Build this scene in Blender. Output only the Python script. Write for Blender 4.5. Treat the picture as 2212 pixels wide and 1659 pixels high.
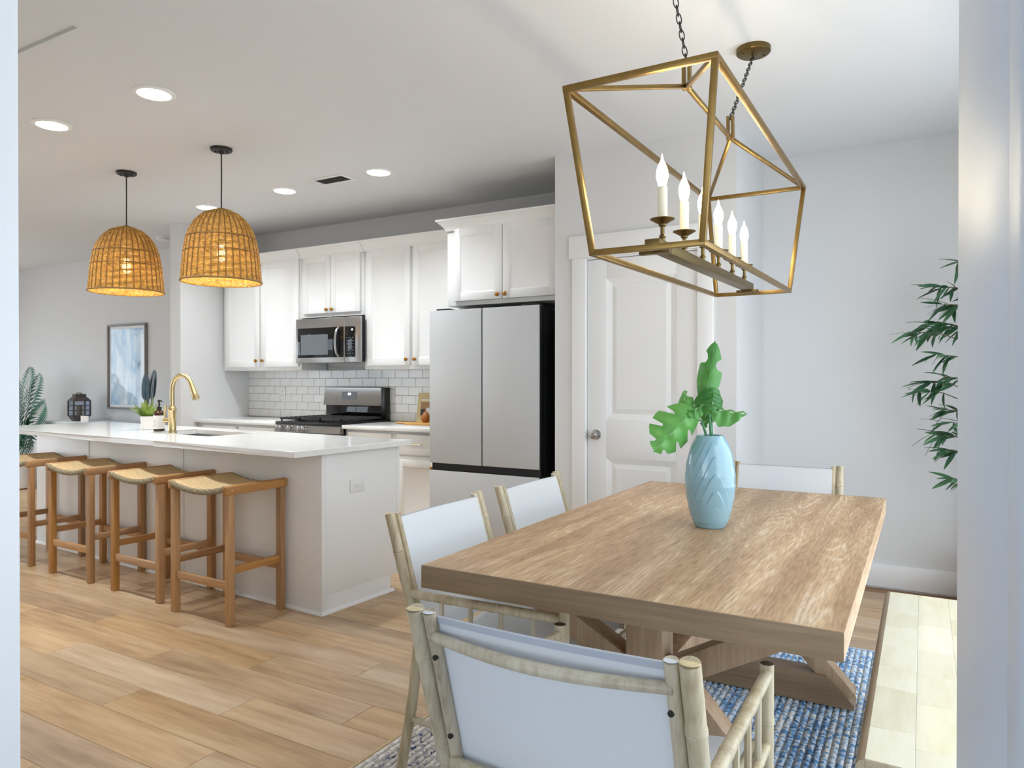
import bpy, bmesh, math, random
from mathutils import Vector, Matrix
from math import sin, cos, pi, radians
random.seed(7)
S = bpy.context.scene
for o in list(bpy.data.objects): bpy.data.objects.remove(o, do_unlink=True)
COL = S.collection

# ------------------------------------------------------------------ camera
cam = bpy.data.cameras.new('camera'); camo = bpy.data.objects.new('camera', cam); COL.objects.link(camo)
cam.sensor_width = 36.0; cam.lens = 1543.27 / 2212 * 36.0; cam.clip_start = 0.02; cam.clip_end = 100
camo.location = (0, 0, 1.28)
camo.rotation_euler = (radians(90 - 0.3), 0, radians(29.9))
S.camera = camo

# ------------------------------------------------------------------ world, exposure
W = bpy.data.worlds.new('World'); S.world = W; W.use_nodes = True
bg = W.node_tree.nodes['Background']; bg.inputs[0].default_value = (0.81, 0.905, 1.0, 1); bg.inputs[1].default_value = 2.75
S.view_settings.view_transform = 'Standard'; S.view_settings.look = 'None'
S.view_settings.exposure = 0.5; S.view_settings.gamma = 1.0; S.view_settings.use_curve_mapping = False
CEIL_W = 6.2      # one recessed lamp
BULB_W = 8.0       # one candle bulb
PEND_W = 5.5       # one pendant bulb
DAY = (0.66, 0.82, 1.0)

def lamp(name, kind, loc, energy, color=(1, 1, 1), parent=None, rot=(0, 0, 0), **kw):
    l = bpy.data.lights.new(name, kind); l.energy = energy; l.color = color
    for k, v in kw.items(): setattr(l, k, v)
    o = bpy.data.objects.new(name, l); COL.objects.link(o); o.location = loc; o.rotation_euler = rot
    if parent: o.parent = parent
    return o

# portals over the daylight openings (they only guide the sampling of the sky)
def portal(loc, rot, sx, sy):
    o = lamp('window_portal', 'AREA', loc, 1.0, rot=rot, shape='RECTANGLE', size=sx, size_y=sy)
    o.data.cycles.is_portal = True
portal((0.86, 2.55, 1.20), (0, radians(90), 0), 2.32, 3.3)          # dining window, right wall
portal((-8.4, 0.18, 1.15), (radians(90), 0, 0), 2.8, 2.25)        # patio doors, living room
portal((-11.1, 2.9, 1.35), (0, radians(-90), 0), 1.6, 2.4)        # living room side window
portal((-0.49, 0.18, 1.05), (radians(90), 0, 0), 1.0, 2.1)        # the doorway itself

# ------------------------------------------------------------------ materials
def newmat(name):
    m = bpy.data.materials.new(name); m.use_nodes = True
    nt = m.node_tree; b = nt.nodes['Principled BSDF']
    return m, nt, b
def lin(c):
    f = lambda v: (v / 12.92 if v <= 0.04045 else ((v + 0.055) / 1.055) ** 2.4)
    return tuple(f(v / 255.0) for v in c) + (1,)
def N(nt, t, **kw):
    n = nt.nodes.new(t)
    for k, v in kw.items():
        if k.startswith('i_'):
            key = k[2:]; key = int(key) if key.isdigit() else key.replace('_', ' ')
            n.inputs[key].default_value = v
        else: setattr(n, k, v)
    return n
def L(nt, a, b): nt.links.new(a, b)
def ramp(nt, stops, interp='LINEAR'):
    r = N(nt, 'ShaderNodeValToRGB'); cr = r.color_ramp; cr.interpolation = interp
    while len(cr.elements) < len(stops): cr.elements.new(0.5)
    for e, (p, c) in zip(cr.elements, stops): e.position = p; e.color = c
    return r
def bump(nt, b, src, strength, dist=0.002):
    n = N(nt, 'ShaderNodeBump'); n.inputs['Strength'].default_value = strength; n.inputs['Distance'].default_value = dist
    L(nt, src, n.inputs['Height']); L(nt, n.outputs[0], b.inputs['Normal'])
def plain(name, rgb, rough=0.5, metal=0.0, noise=0.0, nscale=40, bmp=0.0, coat=0.0, **kw):
    m, nt, b = newmat(name); c = lin(rgb)
    b.inputs['Base Color'].default_value = c; b.inputs['Roughness'].default_value = rough; b.inputs['Metallic'].default_value = metal
    b.inputs['Coat Weight'].default_value = coat
    if noise or bmp:
        tc = N(nt, 'ShaderNodeTexCoord'); t = N(nt, 'ShaderNodeTexNoise'); t.inputs['Scale'].default_value = nscale; t.inputs['Detail'].default_value = 4
        L(nt, tc.outputs['Object'], t.inputs['Vector'])
        if noise:
            k = lambda s: tuple(min(1, v * s) for v in c[:3]) + (1,)
            r = ramp(nt, [(0.3, k(1 - noise)), (0.7, k(1 + noise))]); L(nt, t.outputs['Fac'], r.inputs[0]); L(nt, r.outputs[0], b.inputs['Base Color'])
        if bmp: bump(nt, b, t.outputs['Fac'], bmp)
    for k, v in kw.items(): b.inputs[k.replace('_', ' ')].default_value = v
    return m
def emit(name, rgb, strength):
    m, nt, b = newmat(name); b.inputs['Base Color'].default_value = lin(rgb)
    b.inputs['Emission Color'].default_value = lin(rgb); b.inputs['Emission Strength'].default_value = strength
    return m
def wood(name, dark, mid, light, axis='X', fine=60, stretch=14, rough=0.45, rnd=0.0, bmp=0.12):
    """long grained wood; rnd = per object tone change"""
    m, nt, b = newmat(name); tc = N(nt, 'ShaderNodeTexCoord'); oi = N(nt, 'ShaderNodeObjectInfo')
    mp = N(nt, 'ShaderNodeMapping'); s = [1.0, 1.0, 1.0]; s['XYZ'.index(axis)] = 1.0 / stretch; mp.inputs['Scale'].default_value = s
    add = N(nt, 'ShaderNodeVectorMath', operation='ADD'); mul = N(nt, 'ShaderNodeVectorMath', operation='SCALE'); mul.inputs[0].default_value = (17, 31, 23)
    L(nt, oi.outputs['Random'], mul.inputs['Scale']); L(nt, tc.outputs['Object'], mp.inputs[0]); L(nt, mp.outputs[0], add.inputs[0]); L(nt, mul.outputs[0], add.inputs[1])
    n1 = N(nt, 'ShaderNodeTexNoise'); n1.inputs['Scale'].default_value = fine; n1.inputs['Detail'].default_value = 5; n1.inputs['Roughness'].default_value = 0.6
    n2 = N(nt, 'ShaderNodeTexNoise'); n2.inputs['Scale'].default_value = fine * 0.13; n2.inputs['Detail'].default_value = 3; n2.inputs['Distortion'].default_value = 0.6
    L(nt, add.outputs[0], n1.inputs['Vector']); L(nt, add.outputs[0], n2.inputs['Vector'])
    mx = N(nt, 'ShaderNodeMix'); mx.inputs[0].default_value = 0.45; L(nt, n2.outputs['Fac'], mx.inputs[2]); L(nt, n1.outputs['Fac'], mx.inputs[3])
    r = ramp(nt, [(0.3, lin(dark)), (0.5, lin(mid)), (0.72, lin(light))]); L(nt, mx.outputs[0], r.inputs[0])
    out = r.outputs[0]
    if rnd:
        h = N(nt, 'ShaderNodeHueSaturation'); mr = N(nt, 'ShaderNodeMapRange'); mr.inputs['To Min'].default_value = 1 - rnd; mr.inputs['To Max'].default_value = 1 + rnd
        L(nt, oi.outputs['Random'], mr.inputs[0]); L(nt, mr.outputs[0], h.inputs['Value']); L(nt, out, h.inputs['Color'])
        mr2 = N(nt, 'ShaderNodeMapRange'); mr2.inputs['To Min'].default_value = 0.85; mr2.inputs['To Max'].default_value = 1.1
        fr = N(nt, 'ShaderNodeMath', operation='FRACT'); mm = N(nt, 'ShaderNodeMath', operation='MULTIPLY'); mm.inputs[1].default_value = 7.3
        L(nt, oi.outputs['Random'], mm.inputs[0]); L(nt, mm.outputs[0], fr.inputs[0]); L(nt, fr.outputs[0], mr2.inputs[0]); L(nt, mr2.outputs[0], h.inputs['Saturation'])
        out = h.outputs[0]
    L(nt, out, b.inputs['Base Color']); b.inputs['Roughness'].default_value = rough
    if bmp: bump(nt, b, n1.outputs['Fac'], bmp, 0.001)
    return m
def cerused(name):
    """limed oak: pale contour lines of a stretched noise make the cathedral grain"""
    m, nt, b = newmat(name); tc = N(nt, 'ShaderNodeTexCoord'); oi = N(nt, 'ShaderNodeObjectInfo')
    mp = N(nt, 'ShaderNodeMapping'); mp.inputs['Scale'].default_value = (4.6, 0.45, 4.6)
    add = N(nt, 'ShaderNodeVectorMath', operation='ADD'); mul = N(nt, 'ShaderNodeVectorMath', operation='SCALE'); mul.inputs[0].default_value = (13, 29, 7)
    L(nt, oi.outputs['Random'], mul.inputs['Scale']); L(nt, tc.outputs['Object'], mp.inputs[0]); L(nt, mp.outputs[0], add.inputs[0]); L(nt, mul.outputs[0], add.inputs[1])
    n1 = N(nt, 'ShaderNodeTexNoise'); n1.inputs['Scale'].default_value = 1.15; n1.inputs['Detail'].default_value = 2.2; n1.inputs['Roughness'].default_value = 0.42; n1.inputs['Distortion'].default_value = 0.25
    L(nt, add.outputs[0], n1.inputs['Vector'])
    k = N(nt, 'ShaderNodeMath', operation='MULTIPLY'); k.inputs[1].default_value = 26; fr = N(nt, 'ShaderNodeMath', operation='FRACT')
    L(nt, n1.outputs['Fac'], k.inputs[0]); L(nt, k.outputs[0], fr.inputs[0])
    line = ramp(nt, [(0.0, (0, 0, 0, 1)), (0.60, (0, 0, 0, 1)), (0.80, (1, 1, 1, 1)), (0.94, (0.5, 0.5, 0.5, 1)), (1.0, (0, 0, 0, 1))]); L(nt, fr.outputs[0], line.inputs[0])
    # fine pores break the lines up
    mp2 = N(nt, 'ShaderNodeMapping'); mp2.inputs['Scale'].default_value = (1, 0.09, 1); L(nt, tc.outputs['Object'], mp2.inputs[0])
    n2 = N(nt, 'ShaderNodeTexNoise'); n2.inputs['Scale'].default_value = 150; n2.inputs['Detail'].default_value = 4; L(nt, mp2.outputs[0], n2.inputs['Vector'])
    n3 = N(nt, 'ShaderNodeTexNoise'); n3.inputs['Scale'].default_value = 3.2; n3.inputs['Detail'].default_value = 3; L(nt, add.outputs[0], n3.inputs['Vector'])
    msk = ramp(nt, [(0.42, (0.06, 0.06, 0.06, 1)), (0.60, (1, 1, 1, 1))]); L(nt, n3.outputs['Fac'], msk.inputs[0])
    pr = ramp(nt, [(0.35, (0.25, 0.25, 0.25, 1)), (0.6, (1, 1, 1, 1))]); L(nt, n2.outputs['Fac'], pr.inputs[0])
    m1 = N(nt, 'ShaderNodeMath', operation='MULTIPLY'); m2 = N(nt, 'ShaderNodeMath', operation='MULTIPLY'); m3 = N(nt, 'ShaderNodeMath', operation='MULTIPLY'); m3.inputs[1].default_value = 0.72
    L(nt, line.outputs[0], m1.inputs[0]); L(nt, msk.outputs[0], m1.inputs[1]); L(nt, m1.outputs[0], m2.inputs[0]); L(nt, pr.outputs[0], m2.inputs[1]); L(nt, m2.outputs[0], m3.inputs[0])
    base = ramp(nt, [(0.3, lin((178, 146, 108))), (0.5, lin((206, 172, 132))), (0.72, lin((222, 193, 155)))]); L(nt, n2.outputs['Fac'], base.inputs[0])
    tone = ramp(nt, [(0.35, lin((215, 205, 195))), (0.65, (1, 1, 1, 1))]); L(nt, n3.outputs['Fac'], tone.inputs[0])
    mt = N(nt, 'ShaderNodeMix', data_type='RGBA', blend_type='MULTIPLY'); mt.inputs[0].default_value = 1; L(nt, base.outputs[0], mt.inputs[6]); L(nt, tone.outputs[0], mt.inputs[7])
    mx = N(nt, 'ShaderNodeMix', data_type='RGBA'); L(nt, m3.outputs[0], mx.inputs[0]); L(nt, mt.outputs[2], mx.inputs[6]); mx.inputs[7].default_value = lin((236, 218, 192))
    L(nt, mx.outputs[2], b.inputs['Base Color']); b.inputs['Roughness'].default_value = 0.42
    bump(nt, b, n2.outputs['Fac'], 0.12, 0.001)
    return m
def glass_mat(name, tint=(1, 1, 1), gloss=1.0):
    m = bpy.data.materials.new(name); m.use_nodes = True; nt = m.node_tree
    for n in list(nt.nodes): nt.nodes.remove(n)
    o = N(nt, 'ShaderNodeOutputMaterial'); t = N(nt, 'ShaderNodeBsdfTransparent'); g = N(nt, 'ShaderNodeBsdfGlossy'); g.inputs['Roughness'].default_value = 0.02
    t.inputs[0].default_value = tint + (1,); f0 = N(nt, 'ShaderNodeLayerWeight'); f0.inputs[0].default_value = 0.5; f1 = N(nt, 'ShaderNodeMath', operation='POWER'); f1.inputs[1].default_value = 5; L(nt, f0.outputs['Facing'], f1.inputs[0]); f = N(nt, 'ShaderNodeMath', operation='MULTIPLY_ADD'); f.inputs[1].default_value = .92; f.inputs[2].default_value = .05; L(nt, f1.outputs[0], f.inputs[0]); mx = N(nt, 'ShaderNodeMixShader')
    ml = N(nt, 'ShaderNodeMath', operation='MULTIPLY'); ml.inputs[1].default_value = gloss; L(nt, f.outputs[0], ml.inputs[0])
    L(nt, ml.outputs[0], mx.inputs[0]); L(nt, t.outputs[0], mx.inputs[1]); L(nt, g.outputs[0], mx.inputs[2]); L(nt, mx.outputs[0], o.inputs[0])
    return m
def wicker_mat(name, c1, c2):
    m, nt, b = newmat(name); tc = N(nt, 'ShaderNodeTexCoord'); n = N(nt, 'ShaderNodeTexNoise'); n.inputs['Scale'].default_value = 55; n.inputs['Detail'].default_value = 3
    L(nt, tc.outputs['Object'], n.inputs['Vector']); r = ramp(nt, [(0.35, lin(c1)), (0.65, lin(c2))]); L(nt, n.outputs['Fac'], r.inputs[0])
    L(nt, r.outputs[0], b.inputs['Base Color']); b.inputs['Roughness'].default_value = 0.6
    tr = N(nt, 'ShaderNodeBsdfTranslucent'); L(nt, r.outputs[0], tr.inputs[0]); mx = N(nt, 'ShaderNodeMixShader'); mx.inputs[0].default_value = 0.38
    out = nt.nodes['Material Output']; L(nt, b.outputs[0], mx.inputs[1]); L(nt, tr.outputs[0], mx.inputs[2]); L(nt, mx.outputs[0], out.inputs[0])
    return m
def leaf_mat(name, c1, c2, rough=0.4, tr_amt=0.25):
    m, nt, b = newmat(name); tc = N(nt, 'ShaderNodeTexCoord'); n = N(nt, 'ShaderNodeTexNoise'); n.inputs['Scale'].default_value = 9; oi = N(nt, 'ShaderNodeObjectInfo')
    L(nt, tc.outputs['Object'], n.inputs['Vector']); ad = N(nt, 'ShaderNodeMath', operation='ADD'); sb = N(nt, 'ShaderNodeMath', operation='MULTIPLY'); sb.inputs[1].default_value = 0.5
    L(nt, oi.outputs['Random'], sb.inputs[0]); L(nt, n.outputs['Fac'], ad.inputs[0]); L(nt, sb.outputs[0], ad.inputs[1])
    r = ramp(nt, [(0.4, lin(c1)), (1.0, lin(c2))]); L(nt, ad.outputs[0], r.inputs[0]); L(nt, r.outputs[0], b.inputs['Base Color']); b.inputs['Roughness'].default_value = rough
    tr = N(nt, 'ShaderNodeBsdfTranslucent'); L(nt, r.outputs[0], tr.inputs[0]); mx = N(nt, 'ShaderNodeMixShader'); mx.inputs[0].default_value = tr_amt
    out = nt.nodes['Material Output']; L(nt, b.outputs[0], mx.inputs[1]); L(nt, tr.outputs[0], mx.inputs[2]); L(nt, mx.outputs[0], out.inputs[0])
    return m

M = {}
M['wall'] = plain('wall_paint', (222, 222, 222), 0.85, bmp=0.05, nscale=300)
M['ceil'] = plain('ceiling_paint', (224, 225, 226), 0.9, bmp=0.08, nscale=220)
M['trim'] = plain('white_trim', (240, 240, 240), 0.4)
M['cab'] = plain('white_cabinet', (242, 242, 241), 0.35)
M['quartz'] = plain('white_quartz', (240, 240, 239), 0.12, noise=0.03, nscale=14)
M['tile'] = plain('glazed_tile', (238, 238, 237), 0.1, noise=0.03, nscale=6)
M['grout'] = plain('grout', (205, 205, 203), 0.9)
M['steel'] = plain('stainless_steel', (176, 176, 176), 0.28, 1.0, noise=0.06, nscale=8)
M['chrome'] = plain('polished_steel', (205, 205, 205), 0.14, 1.0)
M['black'] = plain('black_enamel', (22, 22, 24), 0.3)
M['bglass'] = plain('black_glass', (14, 16, 18), 0.04)
M['iron'] = plain('cast_iron', (38, 37, 37), 0.55, bmp=0.1, nscale=200)
M['fridge'] = plain('pale_glass_panel', (200, 202, 204), 0.34)
M['darksteel'] = plain('dark_steel', (40, 42, 45), 0.35, 0.6)
M['gold'] = plain('brushed_gold', (216, 194, 146), 0.27, 1.0, noise=0.05, nscale=30)
M['knob'] = plain('copper_brass', (176, 126, 62), 0.35, 0.9, noise=0.1, nscale=60)
M['abrass'] = plain('antique_brass', (150, 122, 72), 0.38, 1.0, noise=0.12, nscale=25)
M['canopyb'] = plain('dark_antique_brass', (118, 100, 62), 0.4, 1.0, noise=0.1, nscale=25)
M['bronze'] = plain('dark_bronze', (52, 49, 48), 0.45, 0.4)
M['nickel'] = plain('satin_nickel', (185, 183, 180), 0.25, 1.0)
M['plastic'] = plain('white_plastic', (238, 238, 236), 0.35)
M['slot'] = plain('outlet_slot', (120, 120, 118), 0.6)
M['candle'] = plain('ivory_sleeve', (236, 230, 206), 0.5)
M['bulb'] = emit('bulb_glow', (255, 236, 196), 28)
M['pbulb'] = emit('filament_glow', (255, 206, 130), 18)
M['lens'] = emit('lamp_lens', (255, 253, 248), 9)
M['display'] = emit('clock_display', (235, 245, 255), 3)
M['wicker'] = wicker_mat('wicker', (186, 150, 74), (226, 192, 112))
M['stake'] = plain('wicker_stake', (142, 104, 48), 0.6, noise=0.15, nscale=60)
M['teak'] = wood('teak', (146, 104, 62), (182, 136, 86), (206, 164, 112), 'Z', 70, 16, 0.5, 0.10)
M['teakx'] = wood('teak_rail', (150, 106, 62), (188, 140, 88), (210, 166, 114), 'X', 70, 16, 0.5, 0.08)
M['teaky'] = wood('teak_side_rail', (146, 102, 60), (182, 134, 84), (206, 160, 108), 'Y', 70, 16, 0.5, 0.08)
M['cord'] = plain('paper_cord', (222, 194, 148), 0.75, noise=0.18, nscale=120, bmp=0.3)
M['cordedge'] = plain('seagrass_edge', (152, 138, 110), 0.8, noise=0.3, nscale=140, bmp=0.4)
M['bamboo'] = wood('bamboo', (150, 132, 100), (196, 182, 152), (224, 214, 192), 'Z', 90, 18, 0.42, 0.05, 0.2)
M['bambooend'] = plain('bamboo_cut_end', (226, 206, 160), 0.6, noise=0.12, nscale=60)
M['sling'] = plain('white_sling_fabric', (226, 229, 232), 0.8, noise=0.02, nscale=600, bmp=0.15)
M['hem'] = plain('grey_sling_hem', (190, 195, 204), 0.8)
M['screw'] = plain('dark_screw', (60, 58, 55), 0.4, 0.7)
M['oak'] = cerused('limed_oak')
M['oakx'] = wood('shaded_oak_edge', (112, 92, 68), (144, 120, 92), (168, 144, 114), 'X', 90, 22, 0.45)  # shade on the table's end put into the colour; trestle beams share it
M['oakz'] = wood('oak_post', (146, 118, 90), (178, 148, 116), (202, 174, 142), 'Z', 80, 18, 0.45)
M['plank'] = wood('floor_oak', (152, 118, 84), (196, 163, 124), (224, 198, 162), 'X', 30, 9, 0.36, 0.10, 0.05)
M['floorbase'] = plain('floor_underlay', (150, 116, 84), 0.6)
M['block'] = wood('pale_butcher_block', (226, 216, 178), (242, 236, 208), (250, 246, 228), 'Y', 30, 8, 0.35, 0.05, 0.05)
M['benchedge'] = wood('bench_edge', (156, 136, 108), (190, 172, 146), (214, 198, 174), 'Y', 60, 12, 0.5)
M['vase'] = plain('blue_glaze', (140, 178, 191), 0.09, noise=0.06, nscale=9, coat=0.5)
M['leaf'] = leaf_mat('monstera_leaf', (46, 112, 44), (104, 172, 84), 0.35)
M['stem'] = plain('green_stem', (72, 128, 84), 0.4)
M['bleaf'] = leaf_mat('bamboo_leaf', (34, 66, 44), (92, 140, 98), 0.45)
M['bcane'] = plain('brown_cane', (96, 82, 66), 0.7, noise=0.2)
M['palm'] = leaf_mat('palm_leaf', (14, 66, 50), (52, 116, 84), 0.4)
M['teal'] = leaf_mat('teal_cycad_leaf', (12, 46, 62), (46, 98, 116), 0.45)
M['grass'] = leaf_mat('fern_leaf', (92, 122, 34), (158, 182, 80), 0.5)
M['pot'] = plain('white_ceramic', (240, 236, 234), 0.25)
M['soil'] = plain('soil', (70, 54, 40), 0.95)
M['amber'] = plain('amber_glass', (62, 30, 16), 0.08)
M['label'] = plain('paper_label', (238, 232, 226), 0.6)
M['ink'] = plain('label_ink', (122, 112, 104), 0.7)
M['frame'] = plain('picture_frame', (142, 136, 132), 0.5, noise=0.08)
M['mat'] = plain('picture_mat', (238, 242, 246), 0.7)
M['book'] = plain('cookbook_cover', (216, 200, 150), 0.6)
M['photo1'] = plain('photo_tan', (176, 138, 96), 0.5); M['photo2'] = plain('photo_dark', (52, 54, 62), 0.5); M['photo3'] = plain('photo_white', (226, 230, 238), 0.5)
M['board'] = wood('cutting_board', (180, 130, 62), (214, 164, 92), (232, 190, 124), 'X', 50, 10, 0.5)
M['fruit'] = plain('brown_pear', (164, 98, 38), 0.4, noise=0.15, nscale=12)
M['lantern'] = plain('weathered_lantern', (84, 76, 72), 0.6, noise=0.25, nscale=30)
M['lglass'] = glass_mat('lantern_glass', (0.72, 0.76, 0.86))
M['wax'] = plain('lantern_candle', (150, 128, 98), 0.6)
M['console'] = plain('white_console', (222, 228, 232), 0.5, noise=0.04, nscale=10)
M['window'] = glass_mat('window_glass')
M['vent'] = plain('vent_dark', (112, 112, 112), 0.7)
M['concrete'] = plain('porch_concrete', (128, 126, 124), 0.9, noise=0.1, nscale=6)
M['jambtint'] = plain('pale_blue_jamb_tint', (150, 188, 224), 0.7)  # blue of the added sky blockers, so their bounce tints the door jambs
M['rugbind'] = plain('rug_binding', (212, 186, 146), 0.9, noise=0.15, nscale=80, bmp=0.4)

def art_mat():
    m, nt, b = newmat('watercolour_print'); tc = N(nt, 'ShaderNodeTexCoord')
    mp = N(nt, 'ShaderNodeMapping'); mp.inputs['Scale'].default_value = (3.0, 1, 1.3); L(nt, tc.outputs['Object'], mp.inputs[0])
    n = N(nt, 'ShaderNodeTexNoise'); n.inputs['Scale'].default_value = 1.7; n.inputs['Detail'].default_value = 6; n.inputs['Distortion'].default_value = 0.8; L(nt, mp.outputs[0], n.inputs['Vector'])
    r = ramp(nt, [(0.30, lin((130, 172, 210))), (0.44, lin((176, 206, 232))), (0.56, lin((210, 228, 242))), (0.70, lin((232, 240, 246)))]); L(nt, n.outputs['Fac'], r.inputs[0])
    n2 = N(nt, 'ShaderNodeTexNoise'); n2.inputs['Scale'].default_value = 7; n2.inputs['Detail'].default_value = 3; L(nt, tc.outputs['Object'], n2.inputs['Vector'])
    r2 = ramp(nt, [(0.62, (0, 0, 0, 1)), (0.70, (0.7, 0.7, 0.7, 1))]); L(nt, n2.outputs['Fac'], r2.inputs[0])
    mx = N(nt, 'ShaderNodeMix', data_type='RGBA'); L(nt, r2.outputs[0], mx.inputs[0]); L(nt, r.outputs[0], mx.inputs[6]); mx.inputs[7].default_value = lin((104, 130, 152))
    L(nt, mx.outputs[2], b.inputs['Base Color']); b.inputs['Roughness'].default_value = 0.06
    return m
M['art'] = art_mat()
def rug_mat():
    m, nt, b = newmat('rag_braid'); tc = N(nt, 'ShaderNodeTexCoord'); oi = N(nt, 'ShaderNodeObjectInfo')
    sep = N(nt, 'ShaderNodeSeparateXYZ'); L(nt, oi.outputs['Location'], sep.inputs[0])
    add = N(nt, 'ShaderNodeVectorMath', operation='ADD'); mul = N(nt, 'ShaderNodeVectorMath', operation='SCALE'); mul.inputs[0].default_value = (3, 40, 9)
    L(nt, oi.outputs['Random'], mul.inputs['Scale']); L(nt, tc.outputs['Object'], add.inputs[0]); L(nt, mul.outputs[0], add.inputs[1])
    v = N(nt, 'ShaderNodeTexVoronoi'); v.inputs['Scale'].default_value = 85; L(nt, add.outputs[0], v.inputs['Vector'])
    sc = N(nt, 'ShaderNodeSeparateColor'); L(nt, v.outputs['Color'], sc.inputs[0])
    n = N(nt, 'ShaderNodeTexNoise'); n.inputs['Scale'].default_value = 2.6; L(nt, add.outputs[0], n.inputs['Vector'])
    # stripe tone: some braids pale, some deep blue
    fr = N(nt, 'ShaderNodeMath', operation='FRACT'); mm = N(nt, 'ShaderNodeMath', operation='MULTIPLY'); mm.inputs[1].default_value = 5.7; L(nt, oi.outputs['Random'], mm.inputs[0]); L(nt, mm.outputs[0], fr.inputs[0])
    a1 = N(nt, 'ShaderNodeMath', operation='MULTIPLY_ADD'); a1.inputs[1].default_value = 0.36; L(nt, fr.outputs[0], a1.inputs[0])
    a2 = N(nt, 'ShaderNodeMath', operation='MULTIPLY_ADD'); a2.inputs[1].default_value = 0.78; a2.inputs[2].default_value = -0.06; L(nt, sc.outputs[0], a2.inputs[0]); L(nt, a2.outputs[0], a1.inputs[2])
    blue = ramp(nt, [(0.05, lin((60, 112, 172))), (0.26, lin((104, 154, 204))), (0.46, lin((156, 190, 224))), (0.64, lin((204, 218, 234))), (0.85, lin((238, 236, 228)))]); L(nt, a1.outputs[0], blue.inputs[0])
    pale = ramp(nt, [(0.02, lin((64, 78, 116))), (0.16, lin((150, 150, 160))), (0.4, lin((196, 188, 180))), (0.7, lin((220, 214, 206))), (0.95, lin((236, 230, 222)))]); L(nt, a1.outputs[0], pale.inputs[0])
    mr = N(nt, 'ShaderNodeMapRange'); mr.inputs['From Min'].default_value = -1.25; mr.inputs['From Max'].default_value = -0.8; L(nt, sep.outputs[0], mr.inputs[0])
    mx = N(nt, 'ShaderNodeMix', data_type='RGBA'); L(nt, mr.outputs[0], mx.inputs[0]); L(nt, pale.outputs[0], mx.inputs[6]); L(nt, blue.outputs[0], mx.inputs[7])
    L(nt, mx.outputs[2], b.inputs['Base Color']); b.inputs['Roughness'].default_value = 0.95
    bump(nt, b, v.outputs['Distance'], 0.5, 0.004)
    return m
M['rug'] = rug_mat()

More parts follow.
